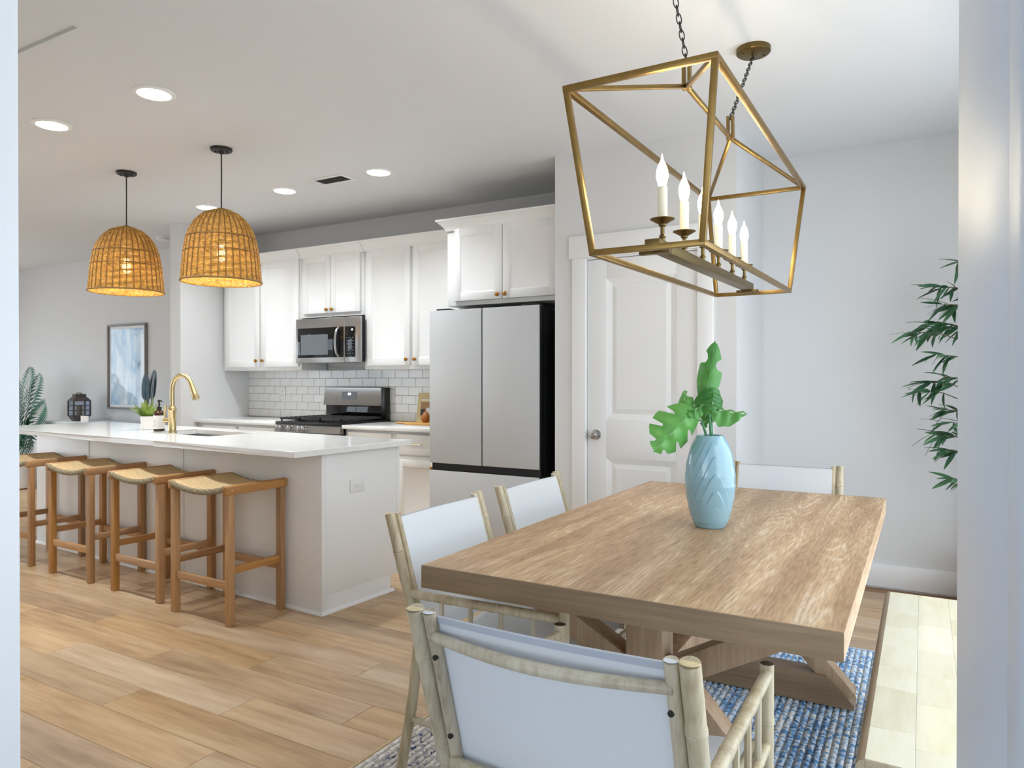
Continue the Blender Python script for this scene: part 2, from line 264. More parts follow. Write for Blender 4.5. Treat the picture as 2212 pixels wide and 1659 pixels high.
# ------------------------------------------------------------------ mesh builder
class MB:
    def __init__(s): s.v = []; s.f = []; s.mi = []; s.cur = 0
    def add(s, vs, fs):
        k = len(s.v); s.v += [tuple(p) for p in vs]; s.f += [tuple(i + k for i in f) for f in fs]; s.mi += [s.cur] * len(fs); return s
    def box(s, x0, x1, y0, y1, z0, z1, bev=0.0, seg=2):
        vs = [(x, y, z) for x in (x0, x1) for y in (y0, y1) for z in (z0, z1)]
        fs = [(0, 1, 3, 2), (4, 6, 7, 5), (0, 4, 5, 1), (2, 3, 7, 6), (0, 2, 6, 4), (1, 5, 7, 3)]
        if bev <= 0: return s.add(vs, fs)
        bm = bmesh.new(); bv = [bm.verts.new(p) for p in vs]
        for f in fs: bm.faces.new([bv[i] for i in f])
        bmesh.ops.bevel(bm, geom=list(bm.edges), offset=bev, segments=seg, affect='EDGES', profile=0.5)
        bm.verts.index_update(); s.add([v.co[:] for v in bm.verts], [[v.index for v in f.verts] for f in bm.faces]); bm.free(); return s
    def obox(s, c, ax, ay, az, hx, hy, hz, bev=0.0):
        """box centred at c along three axes"""
        t = MB(); t.box(-hx, hx, -hy, hy, -hz, hz, bev); c = Vector(c)
        s.add([c + Vector(ax) * p[0] + Vector(ay) * p[1] + Vector(az) * p[2] for p in t.v], t.f); return s
    def beam(s, p0, p1, w, h, up=(0, 0, 1), bev=0.0):
        p0 = Vector(p0); p1 = Vector(p1); d = (p1 - p0); ln = d.length; d.normalize(); side = d.cross(Vector(up)).normalized(); u = side.cross(d)
        return s.obox((p0 + p1) / 2, d, side, u, ln / 2, w / 2, h / 2, bev)
    def tube(s, pts, r, n=10, caps=True, closed=False):
        P = [Vector(p) for p in pts]; m = len(P); R = r if isinstance(r, (list, tuple)) else [r] * m
        vs = []; fs = []; prev = None
        for i in range(m):
            if closed: t = P[(i + 1) % m] - P[i - 1]
            else: t = P[min(i + 1, m - 1)] - P[max(i - 1, 0)]
            t.normalize()
            if prev is None:
                a = Vector((0, 0, 1)) if abs(t.z) < 0.9 else Vector((1, 0, 0)); nx = t.cross(a).normalized()
            else:
                nx = (prev - t * prev.dot(t)); nx = nx.normalized() if nx.length > 1e-6 else t.orthogonal().normalized()
            prev = nx; ny = t.cross(nx)
            for k in range(n): a = 2 * pi * k / n; vs.append(P[i] + (nx * cos(a) + ny * sin(a)) * R[i])
        for i in range(m if closed else m - 1):
            j = (i + 1) % m
            for k in range(n): fs.append((i * n + k, i * n + (k + 1) % n, j * n + (k + 1) % n, j * n + k))
        if caps and not closed: fs.append(tuple(range(n - 1, -1, -1))); fs.append(tuple((m - 1) * n + k for k in range(n)))
        return s.add(vs, fs)
    def lathe(s, prof, n=32, c=(0, 0, 0), close=True):
        vs = []; fs = []; m = len(prof)
        for r, z in prof:
            for k in range(n): a = 2 * pi * k / n; vs.append((c[0] + r * cos(a), c[1] + r * sin(a), c[2] + z))
        for i in range(m - 1):
            for k in range(n): fs.append((i * n + k, i * n + (k + 1) % n, (i + 1) * n + (k + 1) % n, (i + 1) * n + k))
        if close:
            if prof[0][0] > 1e-6: fs.append(tuple(range(n - 1, -1, -1)))
            if prof[-1][0] > 1e-6: fs.append(tuple((m - 1) * n + k for k in range(n)))
        return s.add(vs, fs)
    def prism(s, poly, axis, a0, a1):
        """extrude a 2D outline along an axis; outline given in the two remaining axes in order"""
        def P(p, a): return {'X': (a, p[0], p[1]), 'Y': (p[0], a, p[1]), 'Z': (p[0], p[1], a)}[axis]
        n = len(poly); vs = [P(p, a0) for p in poly] + [P(p, a1) for p in poly]
        fs = [(i, (i + 1) % n, n + (i + 1) % n, n + i) for i in range(n)] + [tuple(range(n - 1, -1, -1)), tuple(range(n, 2 * n))]
        return s.add(vs, fs)
    def grid(s, fn, nu, nv):
        vs = [fn(i / nu, j / nv) for i in range(nu + 1) for j in range(nv + 1)]
        fs = [(i * (nv + 1) + j, (i + 1) * (nv + 1) + j, (i + 1) * (nv + 1) + j + 1, i * (nv + 1) + j + 1) for i in range(nu) for j in range(nv)]
        return s.add(vs, fs)
    def mesh(s, name, mats, smooth=True, fix=True):
        me = bpy.data.meshes.new(name); me.from_pydata(s.v, [], s.f)
        if not isinstance(mats, (list, tuple)): mats = [mats]
        for m in mats: me.materials.append(M[m] if isinstance(m, str) else m)
        if len(mats) > 1: me.polygons.foreach_set('material_index', s.mi)
        if fix:
            bm = bmesh.new(); bm.from_mesh(me); bmesh.ops.recalc_face_normals(bm, faces=list(bm.faces)); bm.to_mesh(me); bm.free()
        if smooth:
            me.shade_smooth(); me.set_sharp_from_angle(angle=radians(38))
        me.update(); return me
    def build(s, name, mats, parent=None, smooth=True, fix=True):
        o = bpy.data.objects.new(name, s.mesh(name, mats, smooth, fix)); COL.objects.link(o)
        if parent: o.parent = parent
        return o
def tag(o, label=None, cat=None, group=None, kind=None):
    if label: o['label'] = label
    if cat: o['category'] = cat
    if group: o['group'] = group
    if kind: o['kind'] = kind
    return o
def thing(name, label, cat, loc=(0, 0, 0), rz=0.0, group=None):
    o = bpy.data.objects.new(name, None); COL.objects.link(o); o.empty_display_size = 0.1; o.location = loc; o.rotation_euler = (0, 0, rz)
    return tag(o, label, cat, group)
def struct(name, mb, mat, label=None, parent=None):
    o = mb.build(name, mat, parent)
    if not parent: o['kind'] = 'structure'
    if label: o['label'] = label
    return o
def inst(name, me, parent, loc, rot=(0, 0, 0), sc=(1, 1, 1)):
    o = bpy.data.objects.new(name, me); COL.objects.link(o); o.parent = parent; o.location = loc; o.rotation_euler = rot; o.scale = sc; return o
def copy_tree(o, parent=None):
    c = o.copy(); COL.objects.link(c); c.parent = parent
    for ch in o.children: copy_tree(ch, c)
    return c

# ------------------------------------------------------------------ room shell
H = 2.74; YB = 4.98; YD = 4.19; XL = -11.0; XR = 0.75; Y0 = 0.20; Y1 = 0.46
fl = struct('floor', MB().box(XL, XR, Y0, YB, -0.08, -0.012), 'floorbase')
# planks: boards along X, staggered
PW = 0.178; PL = 1.22; plank_cache = {}
def plank_mesh(ln):
    k = round(ln, 3)
    if k not in plank_cache:
        b = 0.0022; x = ln / 2; y = PW / 2
        vs = [(-x, -y, -0.012), (x, -y, -0.012), (x, y, -0.012), (-x, y, -0.012), (-x, -y, -b), (x, -y, -b), (x, y, -b), (-x, y, -b), (-x + b, -y + b, 0), (x - b, -y + b, 0), (x - b, y - b, 0), (-x + b, y - b, 0)]
        fs = [(0, 1, 5, 4), (1, 2, 6, 5), (2, 3, 7, 6), (3, 0, 4, 7), (4, 5, 9, 8), (5, 6, 10, 9), (6, 7, 11, 10), (7, 4, 8, 11), (8, 9, 10, 11)]
        plank_cache[k] = MB().add(vs, fs).mesh('plank', 'plank', smooth=False)
    return plank_cache[k]
offs = [0.0, 0.47, 0.93, 0.21, 0.68, 0.35, 1.08, 0.80]
y = Y0; row = 0; far = MB()
while y < YB - 0.01:
    yc = y + PW / 2
    if yc + PW / 2 > YB: break
    x = XR
    off = offs[row % 8] + 0.11 * (row // 8)
    first = PL - (off % PL)
    while x > XL + 0.01:
        ln = first if first else PL; first = 0
        if ln < 0.12: ln = 0.12
        x0 = max(XL, x - ln)
        if x > -6.6 and not (x0 > 0.6): inst('plank', plank_mesh(round(x - x0, 2)), fl, ((x + x0) / 2, yc, 0))
        else: far.box(x0 + .001, x - .001, yc - PW / 2 + .001, yc + PW / 2 - .001, -0.012, 0)
        x = x0
    y += PW; row += 1
fo = far.build('distant_planks', 'plank', fl, smooth=False); fo['kind'] = 'stuff'
struct('floor_porch', MB().box(-16, 8, -8, Y0, -0.20, -0.10), 'concrete')
struct('ceiling_sky_blocker', MB().box(-3.2, .7, -4.6, Y0, 2.45, 2.55), 'jambtint')  # added unseen roof that keeps the open sky off the door jambs
struct('wall_sky_blocker_right', MB().box(.7, .8, -2.6, Y0 - .01, -.10, 2.45), 'jambtint')  # added unseen wall, blocks sky light reaching the jambs from the right
struct('wall_sky_blocker_left', MB().box(-3.3, -3.2, -4.6, Y0, -.10, 2.45), 'jambtint')  # added unseen wall, blocks sky light reaching the jambs from the left

# ceiling with a shallow rectangular hatch recess
hx0, hx1, hy0, hy1 = -3.95, -3.04, 1.02, 1.675
cm = MB()
cm.box(XL, hx0, Y0, YB + .12, H, H + .1); cm.box(hx1, XR + .1, Y0, YB + .12, H, H + .1)
cm.box(hx0, hx1, Y0, hy0, H, H + .1); cm.box(hx0, hx1, hy1, YB + .12, H, H + .1)
struct('ceiling', cm, 'ceil')
struct('trim_1', MB().box(hx0, hx1, hy0, hy1, H + .012, H + .05), 'ceil', 'square attic hatch panel set into the ceiling')

struct('wall_back', MB().box(XL, XR + .1, YB, YB + .12, -0.08, H), 'wall')
# pantry box
DX0, DX1, DZ = -1.858, -1.153, 2.045
pf = MB(); pf.box(-2.085, DX0 - .02, YD, YD + .11, 0, H); pf.box(DX1 + .02, -0.926, YD, YD + .11, 0, H); pf.box(DX0 - .02, DX1 + .02, YD, YD + .11, DZ + .02, H)
struct('wall_pantry_front', pf, 'wall')
struct('wall_pantry_left', MB().box(-2.085, -1.975, YD + .11, YB, 0, H), 'wall')
struct('wall_pantry_right', MB().box(-1.036, -0.926, YD + .11, YB, 0, H), 'wall')
struct('wall_kitchen_left', MB().box(-6.10, -5.95, 4.20, YB, 0, H), 'wall')
# front wall with doorway and patio opening
fw = MB()
DLX, DRX = -1.003, 0.0172
fw.box(XL, -9.8, Y0, Y1, 0, H); fw.box(-7.0, DLX - .02, Y0, Y1, 0, H); fw.box(DRX + .02, XR, Y0, Y1, 0, H)
fw.box(-9.8, -7.0, Y0, Y1, 2.28, H); fw.box(DLX - .02, DRX + .02, Y0, Y1, 2.12, H)
struct('wall_front', fw, 'wall')
rw = MB(); WY0, WY1, WZ0, WZ1 = 0.90, 4.20, 0.04, 2.36
rw.box(XR, XR + .1, Y0, WY0, -.08, H); rw.box(XR, XR + .1, WY1, YB, -.08, H); rw.box(XR, XR + .1, WY0, WY1, -.08, WZ0); rw.box(XR, XR + .1, WY0, WY1, WZ1, H)
struct('wall_right', rw, 'wall')
lw = MB(); lw.box(XL - .1, XL, Y0, 1.7, -.08, H); lw.box(XL - .1, XL, 4.1, YB, -.08, H); lw.box(XL - .1, XL, 1.7, 4.1, -.08, .55); lw.box(XL - .1, XL, 1.7, 4.1, 2.15, H)
struct('wall_left', lw, 'wall')
# the white door jamb the photograph looks through
jl = MB(); jl.box(DLX - .02, DLX, Y0 - .04, Y1 + .02, 0, 2.12, .004); jl.box(DLX - .09, DLX - .008, Y1, Y1 + .018, 0, 2.2, .003); jl.box(DLX - .1, DLX - .006, Y0 - .03, Y0, 0, 2.2, .003)
struct('trim_2', jl, 'trim', 'white door jamb at the left edge of the view')
jr = MB(); jr.box(DRX, DRX + .02, Y0, Y1 + .02, 0, 2.12, .0022); jr.box(DRX + .008, DRX + .09, Y1, Y1 + .018, 0, 2.2, .003); jr.box(DRX - .0004, DRX + .09, Y0 - .03, Y0 - .001, 0, 2.2, .003)
struct('trim_3', jr, 'trim', 'white door jamb at the right edge of the view')
struct('trim_4', MB().box(DLX, DRX, Y0 - .04, Y1 + .02, 2.10, 2.12), 'trim', 'head of the white door jamb')
# windows: frame, bars, panes
def window(name, axis, a0, a1, z0, z1, pos, nv):
    f = MB(); t = .05
    def bx(u0, u1, w0, w1, d0, d1, m):
        if axis == 'X': m.box(u0, u1, pos + d0, pos + d1, w0, w1, .004)
        else: m.box(pos + d0, pos + d1, u0, u1, w0, w1, .004)
    bx(a0, a1, z0, z0 + t, -.03, .03, f); bx(a0, a1, z1 - t, z1, -.03, .03, f); bx(a0, a0 + t, z0, z1, -.03, .03, f); bx(a1 - t, a1, z0, z1, -.03, .03, f)
    for k in range(1, nv): u = a0 + (a1 - a0) * k / nv; bx(u - t / 2, u + t / 2, z0, z1, -.025, .025, f)
    w = struct(name, f, 'trim')
    for k in range(nv):
        u0 = a0 + (a1 - a0) * k / nv; u1 = a0 + (a1 - a0) * (k + 1) / nv
        p = MB()
        if axis == 'X': p.add([(u0 + .02, pos, z0 + .02), (u1 - .02, pos, z0 + .02), (u1 - .02, pos, z1 - .02), (u0 + .02, pos, z1 - .02)], [(0, 1, 2, 3)])
        else: p.add([(pos, u0 + .02, z0 + .02), (pos, u1 - .02, z0 + .02), (pos, u1 - .02, z1 - .02), (pos, u0 + .02, z1 - .02)], [(0, 1, 2, 3)])
        p.build('pane', 'window', w, smooth=False, fix=False)
window('window_1', 'Y', WY0, WY1, WZ0, WZ1, XR + .05, 3)
window('window_2', 'X', -9.8, -7.0, 0.0, 2.28, Y0 + .12, 2)
window('window_3', 'Y', 1.7, 4.1, .55, 2.15, XL - .05, 2)

# pantry door, casing, baseboards
cs = MB()
cs.box(DX0 - .098, DX0 - .004, YD - .019, YD, 0, DZ + .012, .003); cs.box(DX1 + .004, DX1 + .098, YD - .019, YD, 0, DZ + .012, .003)
cs.box(DX0 - .118, DX1 + .118, YD - .024, YD, DZ + .012, DZ + .155, .003)
cs.box(DX0 - .02, DX0 - .003, YD, YD + .11, 0, DZ + .015); cs.box(DX1 + .003, DX1 + .02, YD, YD + .11, 0, DZ + .015); cs.box(DX0 - .02, DX1 + .02, YD, YD + .11, DZ + .003, DZ + .02)
struct('trim_5', cs, 'trim', 'wide flat white casing round the pantry door')
dm = MB(); yf = YD + .012
def rail(x0, x1, z0, z1): dm.box(x0, x1, yf, yf + .035, z0, z1, .0015)
rail(DX0, DX0 + .128, .008, DZ); rail(DX1 - .128, DX1, .008, DZ); rail(DX0 + .128, DX1 - .128, DZ - .125, DZ); rail(DX0 + .128, DX1 - .128, .79, 1.035); rail(DX0 + .128, DX1 - .128, .008, .24)
dr = struct('door_1', dm, 'trim')
for z0, z1 in ((1.035, DZ - .125), (.24, .79)):
    x0, x1 = DX0 + .128, DX1 - .128; b = .035; m_ = MB()
    o4 = [(x0, yf + .002, z0), (x1, yf + .002, z0), (x1, yf + .002, z1), (x0, yf + .002, z1)]
    i4 = [(x0 + b, yf + .016, z0 + b), (x1 - b, yf + .016, z0 + b), (x1 - b, yf + .016, z1 - b), (x0 + b, yf + .016, z1 - b)]
    c = b + .03; r4 = [(x0 + c, yf + .008, z0 + c), (x1 - c, yf + .008, z0 + c), (x1 - c, yf + .008, z1 - c), (x0 + c, yf + .008, z1 - c)]
    q = [(i, (i + 1) % 4, 4 + (i + 1) % 4, 4 + i) for i in range(4)]; q2 = [tuple(v + 4 for v in f) for f in q]
    m_.add(o4 + i4 + r4, q + q2 + [(8, 9, 10, 11)]); m_.build('panel', 'trim', dr, smooth=False)
kb = MB(); kx, kz = DX0 + .060, .935
kp = [(.0, .062), (.014, .061), (.024, .056), (.028, .047), (.027, .038), (.02, .03), (.011, .026), (.010, .012), (.031, .010), (.033, .004), (.033, 0)]
t_ = MB().lathe([(r, -z) for r, z in kp], 24)
kb.add([(kx + p[0], yf + p[2], kz + p[1]) for p in t_.v], t_.f); kb.build('door_knob', 'nickel', dr)
MB().box(DX0 - .004, DX0 + .003, yf - .004, yf + .03, kz - .03, kz + .03).build('latch_plate', 'nickel', dr)
for z in (1.83, .25, 1.04): MB().tube([(DX1 + .003, yf - .006, z - .045), (DX1 + .003, yf - .006, z + .045)], .006, 8).build('hinge', 'nickel', dr)
def basebd(name, pts):
    m_ = MB()
    for (x0, x1, y0, y1) in pts: m_.box(x0, x1, y0, y1, 0, .142, .004)
    struct(name, m_, 'trim')
basebd('baseboard_back', [(-.912, XR, YB - .015, YB)]); basebd('baseboard_living', [(XL, -6.10, YB - .015, YB)])
basebd('baseboard_pantry', [(-2.085, DX0 - .1, YD - .014, YD), (DX1 + .1, -.912, YD - .014, YD), (-.926, -.912, YD, YB)])
basebd('baseboard_right', [(XR - .015, XR, Y1, YB)])

# ------------------------------------------------------------------ backsplash tiles
bs = struct('wall_backsplash', MB().box(-5.95, -3.08, YB - .006, YB, .915, 1.40), 'grout')
tw, th, g = .152, .0762, .0022; tm = MB().box(-tw / 2 + g / 2, tw / 2 - g / 2, -.007, 0, -th / 2 + g / 2, th / 2 - g / 2, .0018, 1).mesh('tile', 'tile')
cut = {}
for r in range(6):
    z = .918 + th * (r + .5); x = -5.95 - (tw / 2 if r % 2 else 0)
    while x < -3.08:
        x0 = max(x, -5.95); x1 = min(x + tw, -3.08); w = x1 - x0
        if w > .02:
            me = tm
            if w < tw - .004:
                k = round(w, 3); me = cut.get(k) or cut.setdefault(k, MB().box(-w / 2 + g / 2, w / 2 - g / 2, -.007, 0, -th / 2 + g / 2, th / 2 - g / 2, .0018, 1).mesh('tile', 'tile'))
            inst('tile', me, bs, ((x0 + x1) / 2, YB - .006, z), (random.uniform(-.006, .006), 0, random.uniform(-.006, .006)))
        x += tw
def outlet(name, label, loc, rz, kind='duplex', lay=False):
    o = thing(name, label, 'outlet' if kind == 'duplex' else 'switch', loc, rz, None)
    w, h = (.058, .036) if lay else (.036, .058)
    MB().box(-w, w, -.006, 0, -h, h, .003).build('plate', 'plastic', o)
    for s_ in (-1, 1):
        if kind == 'duplex':
            cx, cz = (s_ * .02, 0) if lay else (0, s_ * .02)
            f = MB().box(cx - .014, cx + .014, -.008, -.005, cz - .014, cz + .014, .004).build('socket', 'plastic', o)
            sl = MB()
            if lay:
                sl.box(cx - .004, cx + .004, -.0086, -.0075, cz + .005, cz + .0065); sl.box(cx - .004, cx + .004, -.0086, -.0075, cz - .0065, cz - .005); sl.box(cx + .007, cx + .0095, -.0086, -.0075, cz - .0015, cz + .0015)
            else:
                sl.box(cx - .0065, cx - .005, -.0086, -.0075, cz - .002, cz + .006); sl.box(cx + .005, cx + .0065, -.0086, -.0075, cz - .002, cz + .006); sl.box(cx - .0015, cx + .0015, -.0086, -.0075, cz - .009, cz - .006)
            sl.build('slot', 'slot', f)
        elif s_ == 1:
            MB().box(-.016, .016, -.009, -.005, -.032, .032, .002).build('rocker', 'plastic', o)
    return o
outlet('wall_outlet', 'white duplex outlet on the tiles right of the range', (-4.085, YB - .014, 1.135), 0)
outlet('wall_outlet', 'white outlet plate on the tiles left of the range', (-5.45, YB - .014, 1.15), 0)

# ------------------------------------------------------------------ cabinets
def shaker(x0, x1, z0, z1, y, th=.02, rw=.058):
    """frame-and-panel front facing -Y whose front plane is y - th"""
    m_ = MB(); yf = y - th
    m_.box(x0, x0 + rw, yf, y, z0, z1, .0025); m_.box(x1 - rw, x1, yf, y, z0, z1, .0025)
    m_.box(x0 + rw, x1 - rw, yf, y, z1 - rw, z1, .0025); m_.box(x0 + rw, x1 - rw, yf, y, z0, z0 + rw, .0025)
    b = .012; a0, a1, c0, c1 = x0 + rw, x1 - rw, z0 + rw, z1 - rw; p = yf + .009
    m_.add([(a0, yf + .002, c0), (a1, yf + .002, c0), (a1, yf + .002, c1), (a0, yf + .002, c1), (a0 + b, p, c0 + b), (a1 - b, p, c0 + b), (a1 - b, p, c1 - b), (a0 + b, p, c1 - b)],
           [(0, 1, 5, 4), (1, 2, 6, 5), (2, 3, 7, 6), (3, 0, 4, 7), (4, 5, 6, 7)])
    return m_
knob_me = None
def knob(parent, x, y, z):
    global knob_me
    if knob_me is None:
        t = MB().lathe([(.0001, .030), (.011, .029), (.0155, .025), (.0155, .018), (.011, .014), (.006, .012), (.006, 0)], 20)
        knob_me = MB().add([(p[0], -p[2], p[1]) for p in t.v], t.f).mesh('knob', 'knob')
    return inst('knob', knob_me, parent, (x, y, z))
def crown(parent, x0, x1, yf, z0, z1, left=False, yb=YB - .002):
    d = z1 - z0; pr = .062
    prof = [(0, 0), (-.006, 0), (-.008, d * .12), (-.016, d * .3), (-.032, d * .55), (-.052, d * .76), (-.056, d * .82), (-pr, d * .84), (-pr, d), (0.02, d)]
    m_ = MB()
    if left: # mitred return on the left side
        n = len(prof); vs = []
        for (p, z) in prof: vs.append((x1, yf + p, z0 + z))
        for (p, z) in prof: vs.append((x0 + p, yf + p, z0 + z))
        for (p, z) in prof: vs.append((x0 + p, yb, z0 + z))
        fs = [(k * n + i, k * n + i + 1, (k + 1) * n + i + 1, (k + 1) * n + i) for k in range(2) for i in range(n - 1)]
        m_.add(vs, fs)
    else: m_.prism([(yf + p, z0 + z) for p, z in prof], 'X', x0, x1)
    return m_.build('crown', 'cab', parent, fix=True)
def upper(label, x0, x1, z0, z1, yf, doors, kz, cr=True, left=False):
    o = thing('upper_cabinet', label, 'cabinet', (0, 0, 0), 0, 'white wall cabinets')
    MB().box(x0, x1, yf + .02, YB - .016 if z1 < 2 or True else YB, z0, z1, .001).build('body', 'cab', o)
    for i, (a, b, hinge) in enumerate(doors):
        d = shaker(a, b, z0 + .032, z1 - .01, yf + .02).build('door', 'cab', o)
        knob(d, (b - .028) if hinge == 'l' else (a + .028), yf, kz)
    if cr: crown(o, x0, x1, yf + .01, 2.372, 2.458, left)
    return o
YU = 4.63
upper('tall white wall cabinet at the left end beside the stub wall', -5.915, -4.868, 1.372, 2.39, YU, [(-5.87, -5.402, 'l'), (-5.372, -4.888, 'r')], 1.462)
upper('short white wall cabinet above the microwave', -4.862, -4.122, 1.838, 2.39, YU, [(-4.825, -4.502, 'l'), (-4.496, -4.158, 'r')], 1.90)
upper('tall white wall cabinet between the microwave and the refrigerator', -4.116, -3.122, 1.372, 2.39, YU, [(-4.082, -3.622, 'l'), (-3.592, -3.135, 'r')], 1.452)
fc = upper('deep white cabinet over the refrigerator', -3.055, -2.09, 1.826, 2.40, 4.335, [(-2.985, -2.576, 'l'), (-2.570, -2.15, 'r')], 1.888, cr=False)
crown(fc, -3.055, -2.09, 4.345, 2.378, 2.458, True)

# base cabinets, drawers, counters along the back wall
def pull(parent, x0, x1, y, z):
    m_ = MB(); m_.tube([(x0 - .008, y - .028, z), (x1 + .008, y - .028, z)], .0045, 8)
    for x in (x0 + .01, x1 - .01): m_.tube([(x, y - .028, z), (x, y, z)], .004, 8)
    return m_.build('pull', 'nickel', parent)
def base_cab(label, x0, x1, fronts):
    o = thing('base_cabinet', label, 'cabinet', (0, 0, 0), 0, 'white base cabinets')
    MB().box(x0, x1, 4.385, YB - .016, .10, .884, .001).build('body', 'cab', o); MB().box(x0, x1, 4.45, YB - .016, 0, .10).build('toe_kick', 'cab', o)
    for (a, b) in fronts:
        d = MB().box(a, b, 4.365, 4.385, .706, .862, .003).build('drawer', 'cab', o); pull(d, (a + b) / 2 - .06, (a + b) / 2 + .06, 4.365, .79)
        d2 = shaker(a, b, .12, .668, 4.385).build('door', 'cab', o); knob(d2, b - .03, 4.363, .62)
    return o
base_cab('white base cabinet with drawer left of the range', -5.945, -4.862, [(-5.86, -5.40), (-5.36, -4.90)])
base_cab('white base cabinet with bar-pull drawer right of the range', -4.085, -3.135, [(-4.05, -3.60), (-3.545, -3.16)])
def slab(name, label, x0, x1, y0, y1, z0, z1):
    o = MB().box(x0, x1, y0, y1, z0, z1, .003).build(name, 'quartz'); return tag(o, label, 'countertop')
slab('countertop', 'white quartz counter left of the range', -5.948, -4.852, 4.335, YB - .014, .885, .916)
slab('countertop', 'white quartz counter between range and refrigerator', -4.088, -3.118, 4.335, YB - .014, .885, .916)

# ------------------------------------------------------------------ refrigerator
fr = thing('refrigerator', 'pale grey glass-front french door refrigerator with black sides', 'refrigerator', (0, 0, 0))
FX0, FX1, FY = -3.108, -2.205, 4.20
MB().box(FX0 + .01, FX1 - .002, FY + .075, YB - .03, .02, 1.765, .006).build('body', 'darksteel', fr)
xm = -2.657
for n_, a, b in (('door', FX0, xm - .003), ('door', xm + .003, FX1)):
    d = MB().box(a, b, FY + .012, FY + .07, .682, 1.784, .004).build(n_, 'black', fr)
    MB().box(a + .001, b - .004, FY, FY + .013, .684, 1.782, .002).build('glass_panel', 'fridge', d)
MB().box(FX0 + .005, FX1 - .005, FY + .03, FY + .075, .632, .682).build('handle_recess', 'black', fr)
dw = MB().box(FX0, FX1, FY + .012, FY + .07, .06, .632, .004).build('freezer_drawer', 'black', fr)
MB().box(FX0 + .001, FX1 - .004, FY, FY + .013, .062, .63, .002).build('glass_panel', 'fridge', dw)
for x in (FX1 - .10, FX0 + .10): MB().box(x - .06, x + .06, FY + .03, FY + .16, 1.766, 1.797, .006).build('hinge_cover', 'darksteel', fr)
MB().box(FX0 + .2, FX1 - .2, FY + .07, FY + .2, 1.766, 1.79, .004).build('top_cover', 'black', fr)

# ------------------------------------------------------------------ microwave
mw = thing('microwave', 'stainless steel over-the-range microwave with black glass door', 'microwave')
MX0, MX1, MY, MZ0, MZ1 = -4.850, -4.090, 4.565, 1.432, 1.824
bm_ = MB().box(-4.848, -4.126, MY + .066, YB - .03, MZ0 + .012, MZ1 - .001, .003); bm_.box(MX0 + .006, MX1 - .004, MY + .02, MY + .063, MZ0 + .012, MZ1 - .001, .002); bm_.build('body', 'darksteel', mw)
xs = -4.268
d = MB().box(MX0, xs - .001, MY, MY + .022, MZ0, MZ1 - .003, .006).build('door', 'steel', mw)
MB().box(MX0 + .025, xs - .012, MY - .003, MY + .01, MZ0 + .045, MZ1 - .085, .004).build('door_glass', 'bglass', d)
wm = MB().box(MX0 + .065, -4.46, MY - .0036, MY, MZ0 + .07, MZ1 - .145).build('inner_window', plain('oven_window', (60, 64, 64), .08), d)
cpn = MB().box(xs + .001, MX1, MY, MY + .022, MZ0, MZ1 - .003, .006).build('control_panel', 'steel', mw)
MB().box(xs + .004, -4.148, MY - .003, MY + .01, MZ0 + .045, MZ1 - .085, .004).build('keypad', 'bglass', cpn)
MB().box(-4.19, -4.172, MY - .0042, MY - .002, 1.704, 1.716).build('clock', 'display', cpn)
kk = MB()
for r in range(6):
    for c in range(3): kk.box(-4.245 + c * .032, -4.232 + c * .032, MY - .0036, MY - .002, 1.505 + r * .027, 1.511 + r * .027)
kk.build('key', plain('key_print', (96, 110, 122), .3), cpn)
hd = MB(); hz0, hz1 = MZ0 + .055, MZ1 - .095; hp = []
for i in range(13):
    t = i / 12; hp.append((-4.337, MY - .008 - .036 * sin(pi * t) ** .6 if 0 < t < 1 else MY, hz0 + (hz1 - hz0) * t))
hd.tube(hp, .0125, 10); hd.build('handle', 'steel', mw)
MB().box(MX0 + .09, MX1 - .3, MY + .06, MY + .30, MZ0 + .004, MZ0 + .014).build('grease_filter', 'steel', mw)

# ------------------------------------------------------------------ gas range
rg = thing('gas_range', 'stainless steel gas range with black grates and knobs', 'range')
RX0, RX1, RY = -4.846, -4.094, 4.315
MB().box(RX0 + .004, RX1 - .004, RY + .035, YB - .04, .03, .895, .003).build('body', 'darksteel', rg)
cp = MB().prism([(RY + .0, .842), (RY + .004, .838), (RY + .05, .838), (RY + .05, .902), (RY + .022, .902)], 'X', RX0, RX1).build('control_panel', 'steel', rg)
t_ = MB().lathe([(.0001, .036), (.019, .035), (.022, .031), (.022, .010), (.026, .008), (.026, 0)], 20)
for kx in (-4.792, -4.752, -4.652, -4.535, -4.487):
    kk = MB().add([(p[0], -p[2] * 1.1, p[1] + p[2] * .3) for p in t_.v], t_.f); kk.box(-.004, .004, -.044, -.03, -.018, .03, .002)
    ko = kk.build('control_knob', 'chrome', rg); ko.location = (kx, RY + .013, .870)
    k2 = None
MB().box(RX0, RX1, RY + .012, RY + .6, .902, .928, .004).build('cooktop', 'black', rg)
od = MB().box(RX0 + .004, RX1 - .004, RY, RY + .035, .22, .832, .005).build('oven_door', 'steel', rg)
MB().box(RX0 + .12, RX1 - .12, RY - .002, RY + .01, .36, .68, .003).build('oven_glass', 'bglass', od)
hh = MB().tube([(RX0 + .05, RY - .045, .785), (RX1 - .05, RY - .045, .785)], .011, 10)
for x in (RX0 + .08, RX1 - .08): hh.tube([(x, RY - .045, .785), (x, RY, .785)], .008, 8)
hh.build('handle', 'chrome', od)
MB().box(RX0 + .004, RX1 - .004, RY + .004, RY + .035, .06, .205, .005).build('drawer', 'steel', rg)
